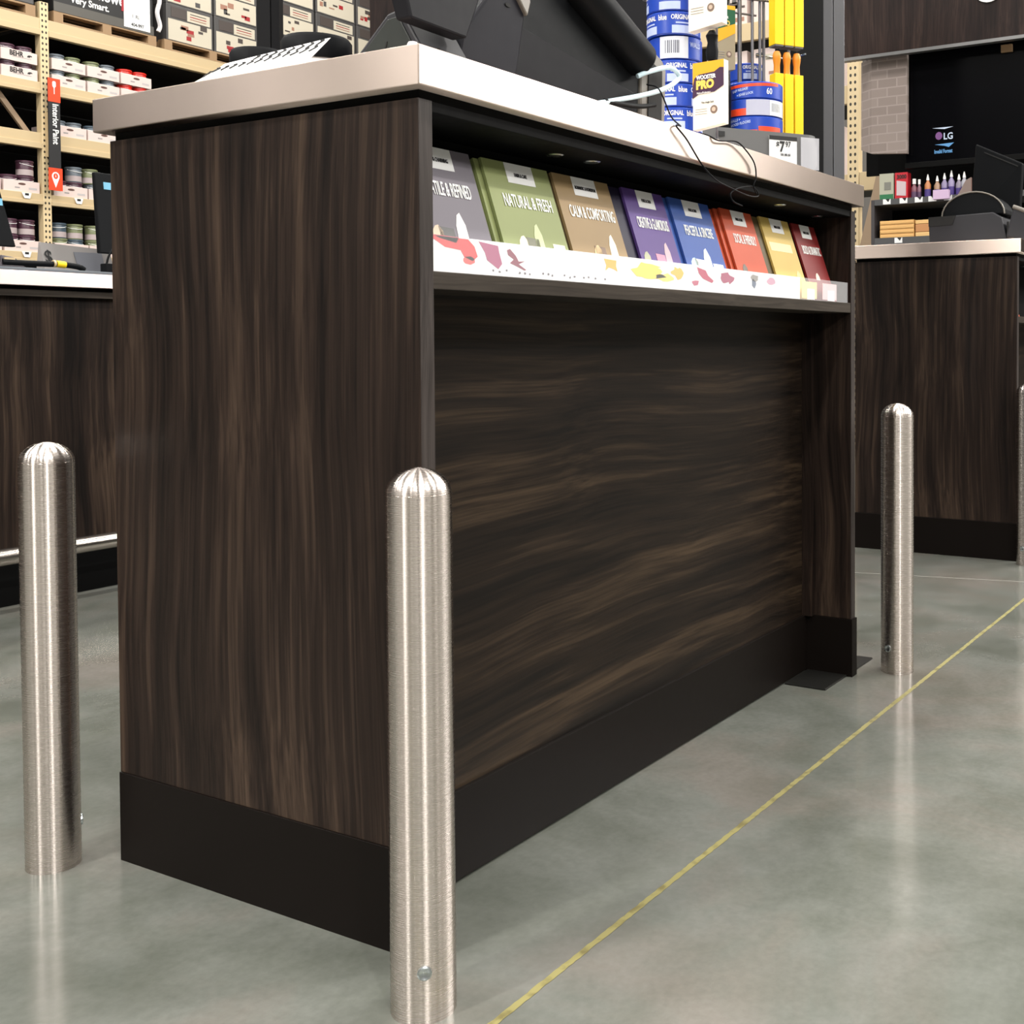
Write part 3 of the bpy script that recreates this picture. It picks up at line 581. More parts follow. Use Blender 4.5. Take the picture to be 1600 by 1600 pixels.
# brush packets
def packet(x0, y0, z0, wd, hh, th, label, style, wl=None):
    p = thing('brush_packet', label, 'brush packet', wl or dloc(x0, y0, z0), DA if not wl else R(-93), 'boxed paint brushes on pegs')
    cream = mat('cream packet', srgb(238, 230, 214), .5)
    tp = {'gold': mat('gold packet', srgb(232, 166, 24), .45), 'white': mat('off white packet', srgb(240, 238, 232), .5), 'green': mat('gold packet', srgb(232, 166, 24), .45)}[style]
    obj('sleeve', MB().hexa([(0, 0, 0), (wd, 0, hh*.06), (wd, th, hh*.06), (0, th, 0), (0, 0, hh), (wd, 0, hh), (wd, th, hh), (0, th, hh)]), cream if style != 'green' else mat('grey tan packet', srgb(150, 138, 112), .5), p, .0006)
    if style == 'gold':
        obj('gold_band', MB().prism([(0, hh*.60), (wd, hh*.80), (wd, hh), (0, hh)], -.0006, 'y', 0), tp, p)
        obj('dark_band', MB().prism([(0, hh*.47), (wd*.2, hh*.53), (wd*.7, hh*.54), (wd, hh*.62), (wd, hh*.88), (wd*.88, hh*.89), (wd*.70, hh*.835), (wd*.2, hh*.82), (wd*.06, hh*.77), (0, hh*.64)], -.0006, 'y', -.0006), mat('plum print', srgb(58, 26, 58), .45), p)
        text('WOOSTER', whitetxt, p, (wd*.13, -.0016, hh*.745), .0112, (1, 0, 0), (0, 0, 1), .82, bold=.0004)
        text('PRO', mat('gold print', srgb(236, 196, 90), .5), p, (wd*.12, -.0016, hh*.605), .0225, (1, 0, .02), (0, 0, 1), .95, bold=.0014)
        text('Nylon/Polyester', whitetxt, p, (wd*.14, -.0016, hh*.53), .0055, (1, 0, 0), (0, 0, 1), .9)
        text('Thin Angle Sash', ink, p, (wd*.28, -.0010, hh*.385), .0050, (1, 0, 0), (0, 0, 1), .9)
    if style == 'green':
        obj('green_band', MB().prism([(0, hh*.62), (wd, hh*.74), (wd, hh*.94), (0, hh*.94)], -.0006, 'y', 0), mat('dark green print', srgb(16, 84, 52), .45), p)
        obj('gold_band', MB().prism([(0, hh*.42), (wd, hh*.60), (wd, hh*.74), (0, hh*.62)], -.0006, 'y', 0), tp, p)
        obj('gold_band', MB().prism([(0, hh*.94), (wd, hh*.94), (wd, hh), (0, hh)], -.0006, 'y', 0), tp, p)
        text('WOOSTER', whitetxt, p, (wd*.08, -.0014, hh*.80), .010, (1, 0, 0), (0, 0, 1), .7); text('PRO', mat('gold print', srgb(236, 196, 90), .5), p, (wd*.25, -.0014, hh*.70), .018, (1, 0, 0), (0, 0, 1), .8, bold=.0006)
    if style == 'white': text('Thin Angle Sash', ink, p, (wd*.28, -.0010, hh*.52 if style == 'white' else hh*.4), .0050, (1, 0, 0), (0, 0, 1), .9)
    for k in range(3): obj('fine_print', box(wd*.08, wd*.46, -.0008, 0, hh*(.30-.035*k), hh*(.305-.035*k)), mat('grey print', (.30, .28, .27), .6), p)
    a = obj('seal', MB().prism([(wd*.68+.0085*math.cos(i*.5236), hh*.28+.0085*math.sin(i*.5236)) for i in range(12)], -.0006, 'y', 0), mat('brown seal', srgb(120, 100, 88), .5), p)
    obj('seal_centre', MB().prism([(wd*.68+.0045*math.cos(i*.5236), hh*.28+.0045*math.sin(i*.5236)) for i in range(12)], -.0012, 'y', 0), mat('pale seal', srgb(190, 170, 150), .5), a)
    obj('brush_handle', MB().lathe([(.004, hh), (.011, hh+.004), (.013, hh+.02), (.009, hh+.038), (.0125, hh+.052), (.006, hh+.062), (0, hh+.063)], (wd*.55, th*.5, 0), 16), blk_pl, p, smooth=True)
    return p
packet(0, 0, 0, .0725, .134, .018, 'gold, plum and cream brush packet reading PRO, hanging above the steel edge', 'gold', (1.058, .226, 1.150))
packet(0, 0, 0, .0775, .15, .022, 'white brush packet cut by the top edge of the photo', 'white', (1.055, .234, 1.347))
ws = thing('peg_stand', 'thin wire peg stand on the steel top, holding the two front brush packets', 'stand', (1.094, .190, ZT))
obj('stand_base', MB().lathe([(.028, 0), (.028, .003), (0, .004)], n=28), mat('grey wire', (.18, .18, .20), .35, .6), ws, smooth=True)
obj('stand_pole', MB().tube([(0, 0, .003), (0, 0, .52)], .0025, 8, 0), mat('grey wire', (.18, .18, .20), .35, .6), ws, smooth=True)
for zz in (.245, .46): obj('peg', MB().tube([(0, 0, zz), (-.035, .0, zz+.003)], .0018, 8, 0), mat('grey wire', (.18, .18, .20), .35, .6), ws, smooth=True)
packet(-.045, .165, 1.446, .060, .180, .02, 'dark green and gold brush packet partly behind a wire rod', 'green')
packet(-.115, .12, 1.262, .060, .135, .02, 'gold packet half hidden behind the plum and cream one', 'gold')
# yellow sleeved brushes
yel = mat('bright yellow sleeve', srgb(246, 206, 14), .45); org = mat('orange wooden handle', srgb(226, 138, 24), .4)
for k, nm in enumerate(('left', 'middle', 'right')):
    x0 = .104+k*.0312
    p = thing('paint_brush', f'brush in yellow sleeve with round orange handle, {nm} one of the lower three', 'brush', dloc(x0, .105, 1.2595), DA, 'lower row of yellow sleeved brushes')
    obj('sleeve', box(0, .0265, 0, .03, .0, .186), yel, p, .001)
    obj('handle', MB().lathe([(.009, .186), (.0085, .21), (.011, .226), (.0115, .236), (.008, .246), (0, .2485)], (.0132, .014, 0), 18), org, p, smooth=True)
    p = thing('paint_brush', f'yellow sleeved brush with grey end, {nm} one of the upper three', 'brush', dloc(x0, .105, 1.522), DA, 'upper row of yellow sleeved brushes')
    obj('sleeve', MB().hexa([(0, 0, 0), (.0275, 0, .0), (.0275, .034, .0), (0, .034, .0), (0, 0, .30), (.0275, 0, .30), (.0275, .034, .30), (0, .034, .30)]), yel, p, .001)
    obj('sleeve_end', box(.001, .0265, .001, .033, -.004, .0), shelf_m, p)
    obj('hook', MB().tube([(.014, .017, .30), (.014, .017, .32), (.014, .09, .33)], .002, 8, 0), zinc, p, smooth=True)
obj('brush_peg', MB().tube([(.10, .20, 1.512), (.21, .20, 1.512), (.215, .13, 1.512)], .0025, 8, 0), zinc, d, smooth=True)
tag(obj('black_sleeve', MB().lathe([(.001, 0), (.022, .005), (.0235, .10), (.020, .15), (.008, .165), (0, .167)], (0, 0, 0), 20), blk_pl, smooth=True, loc=(0, 0, 0)), 'black rounded brush cover behind the gold packets', 'brush cover', None)
bs = COL.objects['black_sleeve']; bs.location = dloc(-.085, .055, 1.2595)

# ------------------------------------------------------------------ desk canopy pieces behind
pl = thing('shop_column', 'slim black steel column rising behind the handwritten sheet', 'column', (2.84, 3.48, 0), YAW)
obj('wide_face', box(-.03, .03, -.012, .052, 0, 5.2), mat('dark grey steel', (.016, .016, .017), .6, 0, **LS), pl, .002)
obj('narrow_face', box(-.03, .03, -.054, -.016, 0, 5.2), mat('dark grey steel b', (.011, .011, .012), .6, 0, **LS), pl, .002)
bd = thing('partition_board', 'reddish brown wood partition showing just left of the first terminal', 'panel', (2.72, 2.68, 0), R(-61))
obj('board', box(-.035, .60, 0, .03, 0, 3.4), wood_r, bd, .001)
gp = thing('partition_board', 'dark grey partition behind the monitors, left of the blue tape stack', 'panel', (3.02, 2.1, 0), R(-61))
obj('board', box(-.05, .60, 0, .03, 0, 3.4), mat('dark grey board', (.017, .017, .019), .6, 0, **LS), gp, .001)

# ------------------------------------------------------------------ things on the lower left counter (top z .932)
ZL = .9325
def pos(x, y, w_, h_, lean, lab, stick, rz=0):
    r = thing('flat_monitor', lab, 'monitor', (x, y, ZL+.0104), rz, 'monitors on the lower counter')
    obj('housing', MB().hexa([(0, 0, .06), (w_, 0, .06), (w_, .02, .06), (0, .02, .06), (lean, .03, h_), (w_-.005, .03, h_), (w_-.005, .045, h_), (lean, .045, h_)]), blk_pl, r, .003)
    obj('stand', MB().prism([(w_*.45, 0), (w_*.62, 0), (w_*.60, .16), (w_*.47, .16)], .02, 'y', .03), blk_pl, r, .002)
    obj('foot', box(w_*.3, w_*.75, -.02, .14, 0, .012), blk_pl, r, .002)
    obj('sticker', box(*stick, -.004, .012, ), mat('light blue sticker', srgb(106, 170, 200), .5), r) if 0 else None
    sx0, sx1, sz0, sz1 = stick
    yy = lambda z: .03*(z-.06)/(h_-.06)-.0012
    obj('sticker', MB().hexa([(sx0, yy(sz0), sz0), (sx1, yy(sz0), sz0), (sx1, yy(sz0)+.001, sz0), (sx0, yy(sz0)+.001, sz0), (sx0, yy(sz1), sz1), (sx1, yy(sz1), sz1), (sx1, yy(sz1)+.001, sz1), (sx0, yy(sz1)+.001, sz1)]), mat('light blue sticker', srgb(106, 170, 200), .5), r)
pos(.55, 2.36, .39, .345, .0, 'black monitor back cut by the left edge of the photo', (.325, .36, .175, .195))
o = [x for x in ALL() if x.name.startswith('housing')][-1]
for v in o.data.vertices:
    if v.co.z > .3 and v.co.x > .2: v.co.x -= .055
pos(1.200, 2.36, .36, .308, .004, 'black monitor back showing beside the middle counter, above the lower counter', (.030, .07, .258, .280))
tag(obj('counter_mat', box(.5, 1.52, 2.30, 2.66, ZL, ZL+.010), mat('blue grey rubber mat', (.085, .10, .115), .6), bevel=.003), 'blue grey rubber mat lying on the lower counter', 'mat')
sg = thing('folded_sign', 'grey folded price sign with a dollar sign, on the blue grey mat', 'sign', (1.135, 2.535, ZL+.0105))
obj('panel', MB().hexa([(0, 0, 0), (.235, 0, 0), (.235, .05, 0), (0, .05, 0), (.0, .03, .098), (.235, .03, .088), (.235, .035, .088), (0, .035, .098)]), mat('light grey card', (.30, .28, .27), .6), sg)
obj('slate_panel', MB().hexa([(.11, -.006, 0), (.20, -.006, 0), (.20, -.003, 0), (.11, -.003, 0), (.105, .02, .074), (.20, .02, .076), (.20, .023, .076), (.105, .023, .074)]), mat('slate grey card', (.17, .175, .20), .6), sg)  # overlapping front panel in a darker grey
text('$', ink, sg, (.004, .006, .034), .060, (1, 0, 0), (0, .3, 1), .8, bold=.001)
kn = thing('utility_knife', 'black and yellow tool lying on the lower counter mat', 'tool', (1.03, 2.345, ZL+.0105))
obj('body', MB().tube([(-.14, 0, .014), (.0, 0, .016), (.02, 0, .018), (.085, 0, .013), (.105, 0, .005)], .0085, 12, 3), blk_pl, kn, smooth=True)
obj('yellow_grip', MB().tube([(.018, -.001, .018), (.045, -.001, .016)], .0098, 14, 0), yel, kn, smooth=True)
obj('clear_collar', MB().tube([(.008, -.001, .018), (.014, -.001, .018)], .0105, 14, 0), beige, kn, smooth=True)
sc_ = thing('hand_scanner', 'dark purple hand scanner lying at the left end of the lower counter mat', 'scanner', (.93, 2.34, ZL+.0105))
obj('body', MB().hexa([(-.05, 0, 0), (.03, 0, 0), (.03, .05, 0), (-.05, .05, 0), (-.04, .01, .035), (.0, .01, .030), (.0, .04, .03), (-.04, .04, .035)]), mat('dark plum plastic', (.022, .014, .022), .4), sc_, .004)
obj('label', box(-.036, -.006, -.001, .004, .022, .028), beige, sc_)
cl = thing('binder_clip', 'black wire holder against the middle counter side, on the lower counter', 'holder', (1.20, 2.31, ZL+.0105))
obj('block', box(-.016, .05, 0, .03, 0, .026), blk_pl, cl, .002)
obj('wire', MB().tube([(-.008, .01, .026), (0, .01, .05), (.02, .01, .075), (.034, .01, .05), (.028, .01, .026)], .0032, 8), blk_pl, cl, smooth=True)

# ------------------------------------------------------------------ pallet racks
def holes(name):
    m = bpy.data.materials.new(name); m.use_nodes = True; nt = m.node_tree; L = nt.links; N = nt.nodes.new; b = nt.nodes['Principled BSDF']
    def mth(op, a, bb=None, c=None):
        n = N('ShaderNodeMath'); n.operation = op
        for i, v in enumerate((a, bb, c)):
            if v is None: continue
            if isinstance(v, (int, float)): n.inputs[i].default_value = v
            else: L.new(v, n.inputs[i])
        return n.outputs[0]
    tc = N('ShaderNodeTexCoord'); sp = N('ShaderNodeSeparateXYZ'); L.new(tc.outputs['Object'], sp.inputs[0])
    x = mth('SUBTRACT', mth('ABSOLUTE', sp.outputs[0]), .017)
    z = mth('MULTIPLY', mth('SUBTRACT', mth('FRACT', mth('DIVIDE', sp.outputs[2], .0508)), .5), .0508)
    dd = mth('SQRT', mth('ADD', mth('MULTIPLY', x, x), mth('MULTIPLY', mth('MULTIPLY', z, z), .5)))
    k = mth('LESS_THAN', dd, .0085)
    mx = N('ShaderNodeMix'); mx.data_type = 'RGBA'; mx.inputs[6].default_value = (*srgb(208, 187, 148), 1); mx.inputs[7].default_value = (.02, .015, .01, 1)
    L.new(k, mx.inputs[0]); L.new(mx.outputs[2], b.inputs['Base Color']); b.inputs['Roughness'].default_value = .5; return m
hole_m = holes('beige punched upright')
YR = 9.22
rk = thing('pallet_rack', 'tall beige pallet rack of paint cans along the back, left of the photo', 'rack', (5.325, YR, 0))
for x in (0, 3.0, 6.0, -2.4):
    for y in (0, 1.05): obj('upright', box(x-.04, x+.04, y-.005, y+.07, 0, 3.80 if x == 0 else 3.64), hole_m, rk, .002, loc=(x, y, 0))
obj('brace', MB().hexa([(-.06, .10, 2.62), (-.12, .10, 2.62), (-.12, .13, 2.62), (-.06, .13, 2.62), (-.40, .10, 3.03), (-.46, .10, 3.03), (-.46, .13, 3.03), (-.40, .13, 3.03)]), beige_d, rk)
LV = [(3.65, 3.50), (3.08, 2.98), (2.63, 2.49), (2.085, 1.99), (1.56, 1.47)]
for zt_, zb in LV:
    for x0, x1 in ((-2.36, -.04), (.04, 2.96), (3.04, 5.96)):
        if x0 > 2 and zt_ < 3.5: continue
        bm_ = MB().box(x0, x1, .0, .045, zb, zt_).box(x0, x1, -.012, .0, zb, zb+(zt_-zb)*.35)
        obj('beam', bm_, beige, rk, .002)
        obj('deck', box(x0, x1, .046, 1.06, zt_-.04, zt_-.012), mat('dark deck', (.035, .03, .025), .7), rk)
obj('back_sheet', box(-2.4, 6.0, 1.13, 1.14, 0, 6), mat('dark backing', (.012, .012, .012), .8), rk)
# the sign on the upright
s = thing('aisle_sign', 'vertical black sign reading Interior Paint with orange ends, on the rack upright', 'sign', (5.352, YR-.075, 2.12))
obj('board', box(-.045, .065, 0, .012, .0, 1.0), ink, s, .001)
obj('mounting', box(-.03, .02, .012, .0695, .3, .7), beige, s)
a = obj('orange_panel', box(-.048, .068, -.002, .0, .79, 1.0), red_m, s)
obj('brush_symbol', MB().prism([(-.006, .93), (-.006, .965), (.0, .975), (.018, .975), (.026, .965), (.026, .93), (.014, .915), (.013, .86), (.007, .86), (.006, .915)], -.001, 'y', -.002), whitetxt, a)
b_ = obj('orange_panel', box(-.055, .075, -.002, .0, .0, .20), red_m, s)
pin = [(.010+.036*math.cos(t), .125+.040*math.sin(t)) for t in [R(-30+i*20) for i in range(13)]]+[(.010, .025)]
obj('pin_symbol', MB().prism(pin, -.001, 'y', -.002), whitetxt, b_)
obj('pin_centre', MB().prism([(.010+.022*math.cos(i*.5236), .128+.026*math.sin(i*.5236)) for i in range(12)], -.001, 'y', -.003), red_m, b_)
obj('pin_drop', MB().prism([(.006, .118), (.014, .118), (.010, .146)], -.001, 'y', -.004), whitetxt, b_)
text('Interior Paint', whitetxt, s, (-.006, -.001, .775), .078, (0, 0, -1), (1, 0, 0), .86, bold=.0016)

# trays and cans
cans_m = {k: mat(f'{k} paint can plastic', c, .32) for k, c in {'smoky purple': srgb(72, 44, 58), 'smoky grey': srgb(96, 104, 112), 'olive grey': srgb(112, 118, 86), 'red': srgb(206, 40, 28), 'dark teal grey': srgb(64, 78, 90)}.items()}
def make_can(kind, body):
    r = thing('paint_can', 'x', 'can', (0, 0, 0))
    obj('can_body', MB().lathe([(.068, 0), (.070, .004), (.070, .118), (.066, .126)], n=28), body, r, smooth=True)
    obj('lid', MB().lathe([(.071, .122), (.074, .125), (.074, .136), (.070, .140), (.060, .140), (.058, .136), (0, .136)], n=28), cans_m[kind], r, smooth=True)
    obj('paper_label', MB().lathe([(.0708, .010), (.0708, .060)], n=28), mat('can label grey', srgb(170, 156, 156), .5), r, smooth=True)
    obj('handle', MB().tube([(-.071, 0, .115), (-.05, -.052, .100), (0, -.074, .094), (.05, -.052, .100), (.071, 0, .115)], .0025, 6, 4), whitetxt, r, smooth=True)
    return r
proto_can = {}
def place_can(kind, loc, label, group):
    lid = {'olive grey': 'olive grey'}.get(kind, kind)
    if kind not in proto_can: c = proto_can[kind] = make_can(kind, cans_m[kind])
    else: c = copy_tree(proto_can[kind])
    c.location = loc; c['label'] = label; c['group'] = group; c.rotation_euler.z = random.uniform(-.5, .5)
def make_tray(kind):
    r = thing('can_tray', 'x', 'tray', (0, 0, 0))
    b = MB().box(0, .325, 0, .004, 0, .098).box(0, .325, .321, .325, 0, .098).box(0, .004, .004, .321, 0, .098).box(.321, .325, .004, .321, 0, .098).box(.004, .321, .004, .321, 0, .004)
    obj('tray_wall', b, tray_m, r)
    if kind == 'brand':
        text('BEHR', ink, r, (.075, -.0012, .046), .062, (1, 0, 0), (0, 0, 1), .82, bold=.0022)
        obj('bear_mark', MB().prism([(.232, .052), (.238, .066), (.250, .072), (.268, .072), (.280, .066), (.276, .060), (.262, .060), (.258, .052)], -.0008, 'y', 0), ink, r)
        obj('tagline', box(.10, .27, -.0008, 0, .036, .040), mat('grey print', (.30, .28, .27), .6), r)
    else:
        n = 10; pts = [(.165+.034*math.cos(t)+(.02 if math.cos(t) > 0 else -.02)*0, .070+.010*math.sin(t)) for t in [2*math.pi*i/16 for i in range(16)]]
        obj('hand_hole', MB().prism(pts, -.0012, 'y', 0), mat('hand hole shadow brown', (.10, .05, .04), .8), r)
        obj('small_print', box(.10, .145, -.0008, 0, .030, .042), mat('grey print', (.30, .28, .27), .6), r)
        obj('small_print', box(.225, .30, -.0008, 0, .026, .044), mat('pale grey print', (.45, .42, .42), .6), r)
    return r
proto_tray = {}
def place_tray(kind, x, z, lab):
    if kind not in proto_tray: t = proto_tray[kind] = make_tray(kind)
    else: t = copy_tree(proto_tray[kind])
    t.location = (x, YR+.012, z); t['label'] = lab; t['group'] = 'white card trays of paint cans'
SH = {3.08: 'top', 2.63: 'second', 2.085: 'third', 1.56: 'fourth'}
def case(x, z, lv, side, pos_, layer, kinds, tk='plain'):
    where = f'{pos_}, {SH[lv]} shelf, {side} bay'
    place_tray(tk, x, z, f'white card {layer}tray {where} of back rack')
    for i, kd in enumerate(kinds):
        place_can(kd, (x+.085+.155*i, YR+.092, z+.0045), f'{kd} can, {("left", "right")[i]} in {layer}tray {where}', 'paint cans in trays on the back rack')
for k, ly in enumerate(('lower ', 'upper ')):
    z = 3.0805+.147*k
    case(5.40, z, 3.08, 'right', 'by the upright', ly, ('smoky grey', 'olive grey'))
    case(5.745, z, 3.08, 'right', 'in the middle', ly, ('olive grey', 'smoky grey'))
    case(6.09, z, 3.08, 'right', 'beside black gap', ly, ('red', 'red'))
    case(4.94, z, 3.08, 'left', 'by the upright', ly, ('smoky purple', 'smoky purple'), 'brand')
    case(4.59, z, 3.08, 'left', 'at photo edge', ly, ('smoky purple', 'smoky purple'), 'brand')
case(5.40, 2.6305, 2.63, 'right', 'behind the sign', '', ('smoky grey', 'smoky grey')); case(5.74, 2.6305, 2.63, 'right', 'beside the steel top', '', ('dark teal grey', 'smoky grey'))
case(5.40, 2.0855, 2.085, 'right', 'beside the sign', '', ('smoky purple', 'smoky purple')); case(5.74, 2.0855, 2.085, 'right', 'behind the monitor', '', ('smoky grey', 'smoky grey'))
case(4.94, 2.0855, 2.085, 'left', 'beside the upright', '', ('smoky purple', 'smoky purple')); case(4.59, 2.0855, 2.085, 'left', 'behind the monitor', '', ('smoky purple', 'smoky purple'))
case(4.94, 1.5605, 1.56, 'left', 'beside the upright', '', ('smoky purple', 'smoky purple')); case(4.59, 1.5605, 1.56, 'left', 'at photo edge', '', ('smoky purple', 'smoky purple'))
case(5.40, 1.5605, 1.56, 'right', 'beside the upright', '', ('olive grey', 'dark teal grey')); case(5.74, 1.5605, 1.56, 'right', 'behind the monitor', '', ('olive grey', 'olive grey'))
for x, z, kd, where in ((5.64, 2.0855, 'smoky grey', 'third shelf, right bay, beside the sign'), (5.80, 2.0855, 'olive grey', 'third shelf, right bay, by the monitor'),
                        (5.48, 1.5605, 'dark teal grey', 'fourth shelf, right bay, at the upright'), (5.64, 1.5605, 'olive grey', 'fourth shelf, right bay, middle'), (5.825, 1.5605, 'olive grey', 'fourth shelf, right bay, by the monitor'),
                        (5.18, 1.5605, 'smoky purple', 'fourth shelf, left bay, at the upright'), (5.02, 1.5605, 'smoky purple', 'fourth shelf, left bay, beside the monitor'),
                        (5.18, 2.0855, 'smoky purple', 'third shelf, left bay, at the upright')):
    place_can(kd, (x, YR+.095, z+.0045+.1408), f'{kd} can in second layer, {where}', 'loose paint cans in a second layer')
for x, lv in ((5.13, 1.99), (5.62, 1.99), (5.12, 1.47)):
    t = thing('shelf_tag', {5.13: 'white price tag on the left bay beam beside the cut-off monitor', 5.62: 'white price tag on the right bay beam below the sign', 5.12: 'white price tag on the lowest beam by the hand scanner'}[x], 'price tag', (x, YR-.0125, lv+.04), 0, 'rack price tags')
    obj('card', MB().prism([(-.045, .05), (.045, .05), (.03, .0), (-.02, .0)], -.002, 'y', 0), white_p, t); obj('print', box(-.015, .02, -.0028, -.002, .025, .045), ink, t)

# pallets and wrapped loads on the top beams
def pallet(x, label, w_=1.05):
    r = thing('pallet', label, 'pallet', (x, YR+.0, 3.6505), 0, 'wooden pallets on the top beams')
    for i in range(3): obj('bottom_board', box(0, w_, .0+i*.45, .09+i*.45, 0, .015), pallet_m, r)
    for i in range(3): obj('block', box(i*(w_-.09)/2, i*(w_-.09)/2+.09, .0, .99, .015, .085), pallet_m, r)
    for i in range(6): obj('deck_board', box(0, w_, i*.18, i*.18+.10, .085, .10), pallet_m, r)
pallet(5.42, 'wooden pallet under the black mower load'); pallet(6.56, 'wooden pallet under the printed cartons left of the slim column', 1.15)
pallet(7.83, 'wooden pallet behind the slim black column', 1.5); pallet(4.2, 'wooden pallet cut by the top left edge of the photo')
wrap = mat('black wrapped carton', (.016, .016, .016), .4); gwrap = mat('grey wrapped carton', (.075, .072, .070), .4)
ld = thing('wrapped_load', 'black wrapped mower load with white lettering on the top beam', 'carton', (5.42, YR+.0, 3.7506))
obj('carton', box(0, 1.02, 0, 1.0, 0, .95), wrap, ld, .01)
obj('wrap_skirt', box(.0, 1.022, -.003, .0, .0, .085), mat('cloudy grey film', (.09, .085, .075), .35), ld)
text('mower', whitetxt, ld, (.40, -.004, .205), .135, (1, 0, 0), (0, 0, 1), .9, bold=.003)
text('Very Smart.', whitetxt, ld, (.16, -.004, .115), .085, (1, 0, 0), (0, 0, 1), .95, bold=.002)
tg2 = obj('stock_label', box(.70, .98, -.005, -.002, .02, .36), white_p, ld)
text('1  RL', ink, tg2, (.78, -.0065, .12), .05, (1, 0, 0), (0, 0, 1), .8); text('404-997', ink, tg2, (.775, -.0065, .04), .048, (1, 0, 0), (0, 0, 1), .85, bold=.001)
obj('red_stripe', box(.675, .70, -.005, -.002, .16, .40), mat('dark red print', srgb(150, 30, 40), .5), ld)
pd = mat('cream carton print', srgb(190, 182, 164), .55); pr = mat('dark carton print', srgb(70, 62, 58), .55); prr = mat('red carton print', srgb(150, 36, 40), .55); pb = mat('brownish carton print', srgb(150, 110, 92), .55)
def carton(x, z, w_, h_, label, v):
    r = thing('carton', label, 'carton', (x, YR+.02, z), 0, 'film wrapped printed cartons on the top beams')
    obj('carton_body', box(0, w_, 0, .9, 0, h_), gwrap, r, .004)
    f = obj('cream_face', box(.02, w_-.02, -.003, 0, .015, h_*.60), pd, r)
    obj('window_print', MB().prism([(w_*.10, h_*.66), (w_*.42, h_*.66), (w_*.42, h_*.93), (w_*.10, h_*.93)], -.003, 'y', 0), pr, r)
    obj('cream_print', box(w_*.44, w_*.93, -.003, 0, h_*.64, h_*.92), pd, r)
    rr = random.Random(v)
    for q in range(7):
        a_, b_2 = rr.uniform(.05, w_-.12), rr.uniform(.03, h_*.48)
        obj('print_mark', box(a_, a_+rr.uniform(.03, .09), -.0045, -.003, b_2, b_2+rr.uniform(.012, .06)), (pr, pb, prr, gwrap)[q % 4], f)
    for q in range(3): obj('print_mark', box(w_*.5, w_*.85, -.0045, -.003, h_*(.70+.07*q), h_*(.72+.07*q)), (pb, prr, pr)[q], f)
names3 = ('bottom', 'middle', 'upper'); cn = 0
for xi, (x, w_, cl_) in enumerate(((6.60, .55, 'left'), (7.17, .55, 'right'))):
    for k in range(3):
        carton(x, 3.7506+k*.372, w_, .37, f'cream printed carton, {names3[k]} row, {cl_} column left of the slim column', cn); cn += 1
for xi, (x, w_, cl_) in enumerate(((7.90, .62, 'left'), (8.55, .60, 'middle'), (9.18, .5, 'right'))):
    for k in range(4):
        carton(x, 3.7506+k*.372, w_, .37, f'cream printed carton, {("bottom", "second", "third", "top")[k]} row, {cl_} column right of the slim column', cn); cn += 1
ld2 = thing('wrapped_load', 'dark wrapped load cut by the top left corner of the photo', 'carton', (4.2, YR, 3.7506))
obj('carton', box(0, 1.04, 0, 1.0, 0, .9), gwrap, ld2, .01); obj('white_label', box(.72, .98, -.003, 0, .05, .16), white_p, ld2)
tag(obj('film_tail', MB().tube([(6.47, YR-.01, 4.35), (6.50, YR-.02, 4.12), (6.47, YR-.02, 3.98), (6.50, YR-.02, 3.86), (6.485, YR-.01, 3.80)], .022, 6, 4), mat('white stretch film', (.62, .60, .60), .4), smooth=True), 'white stretch film tail hanging between two wrapped loads', 'plastic film')

# ------------------------------------------------------------------ back right corner: header, screen, bottle shelf
XB = 5.5
hd = thing('header_board', 'wood header board with a white ring logo across the top right', 'sign board', (XB-.12, .6, 2.36))
obj('board', box(0, .03, -1.9, 1.05-.0, .0, 1.5), wood_r, hd, .001)
obj('metal_trim', box(-.004, .04, -1.9, 1.05, -.012, .006), mat('grey metal trim', (.20, .20, .20), .35, .7), hd)
ring = MB(); n = 40
for (r0, r1) in ((.064, .082),):
    vs = []
    for i in range(n):
        t = 2*math.pi*i/n
        for r_, dx in ((r1, 0), (r1, -.01), (r0, -.01), (r0, 0)): vs.append((dx, .18+r_*math.cos(t), .285+r_*math.sin(t)))
    ring.add(vs, [(4*i+k, 4*((i+1) % n)+k, 4*((i+1) % n)+(k+1) % 4, 4*i+(k+1) % 4) for i in range(n) for k in range(4)])
obj('ring_logo', ring, whitetxt, hd, smooth=True)
tv = thing('wall_screen', 'large black screen showing a small logo and Invalid Format', 'screen', (XB, 0, 1.72))
obj('panel', box(0, .05, -.35, 1.285, .03, .70), mat('glossy black screen', (.0015, .0015, .0022), .25, 0, **LS), tv, .003)
obj('bezel', box(-.004, .05, -.35, 1.29, .0, .032), mat('black bezel', (.005, .005, .005), .4, 0, **LS), tv, .002)
def glow(name, c, s):
    m = bpy.data.materials.new(name); m.use_nodes = True; b = m.node_tree.nodes['Principled BSDF']; b.inputs['Base Color'].default_value = (0, 0, 0, 1); b.inputs['Emission Color'].default_value = (*c, 1); b.inputs['Emission Strength'].default_value = s; MATS[name] = m; return m
gw = glow('screen white glow', (.75, .85, 1), .9); gb = glow('screen blue glow', (.14, .40, .75), .9); gpk = glow('screen purple glow', (.35, .12, .40), .6)
text('LG', gw, tv, (-.002, 1.066, .148), .051, (0, -1, 0), (0, 0, 1), .9, bold=.001)
obj('screen_logo', MB().prism([(1.092+.020*math.cos(i*.4), .170+.022*math.sin(i*.4)) for i in range(16)], -.001, 'x', -.0005), gpk, tv)
obj('screen_arrow', MB().prism([(1.13, .216), (1.01, .216), (1.06, .206)], -.001, 'x', -.0005), gw, tv)
obj('screen_arrow', MB().prism([(1.115, .122), (1.005, .126), (1.035, .103), (1.06, .112)], -.001, 'x', -.0005), gb, tv)
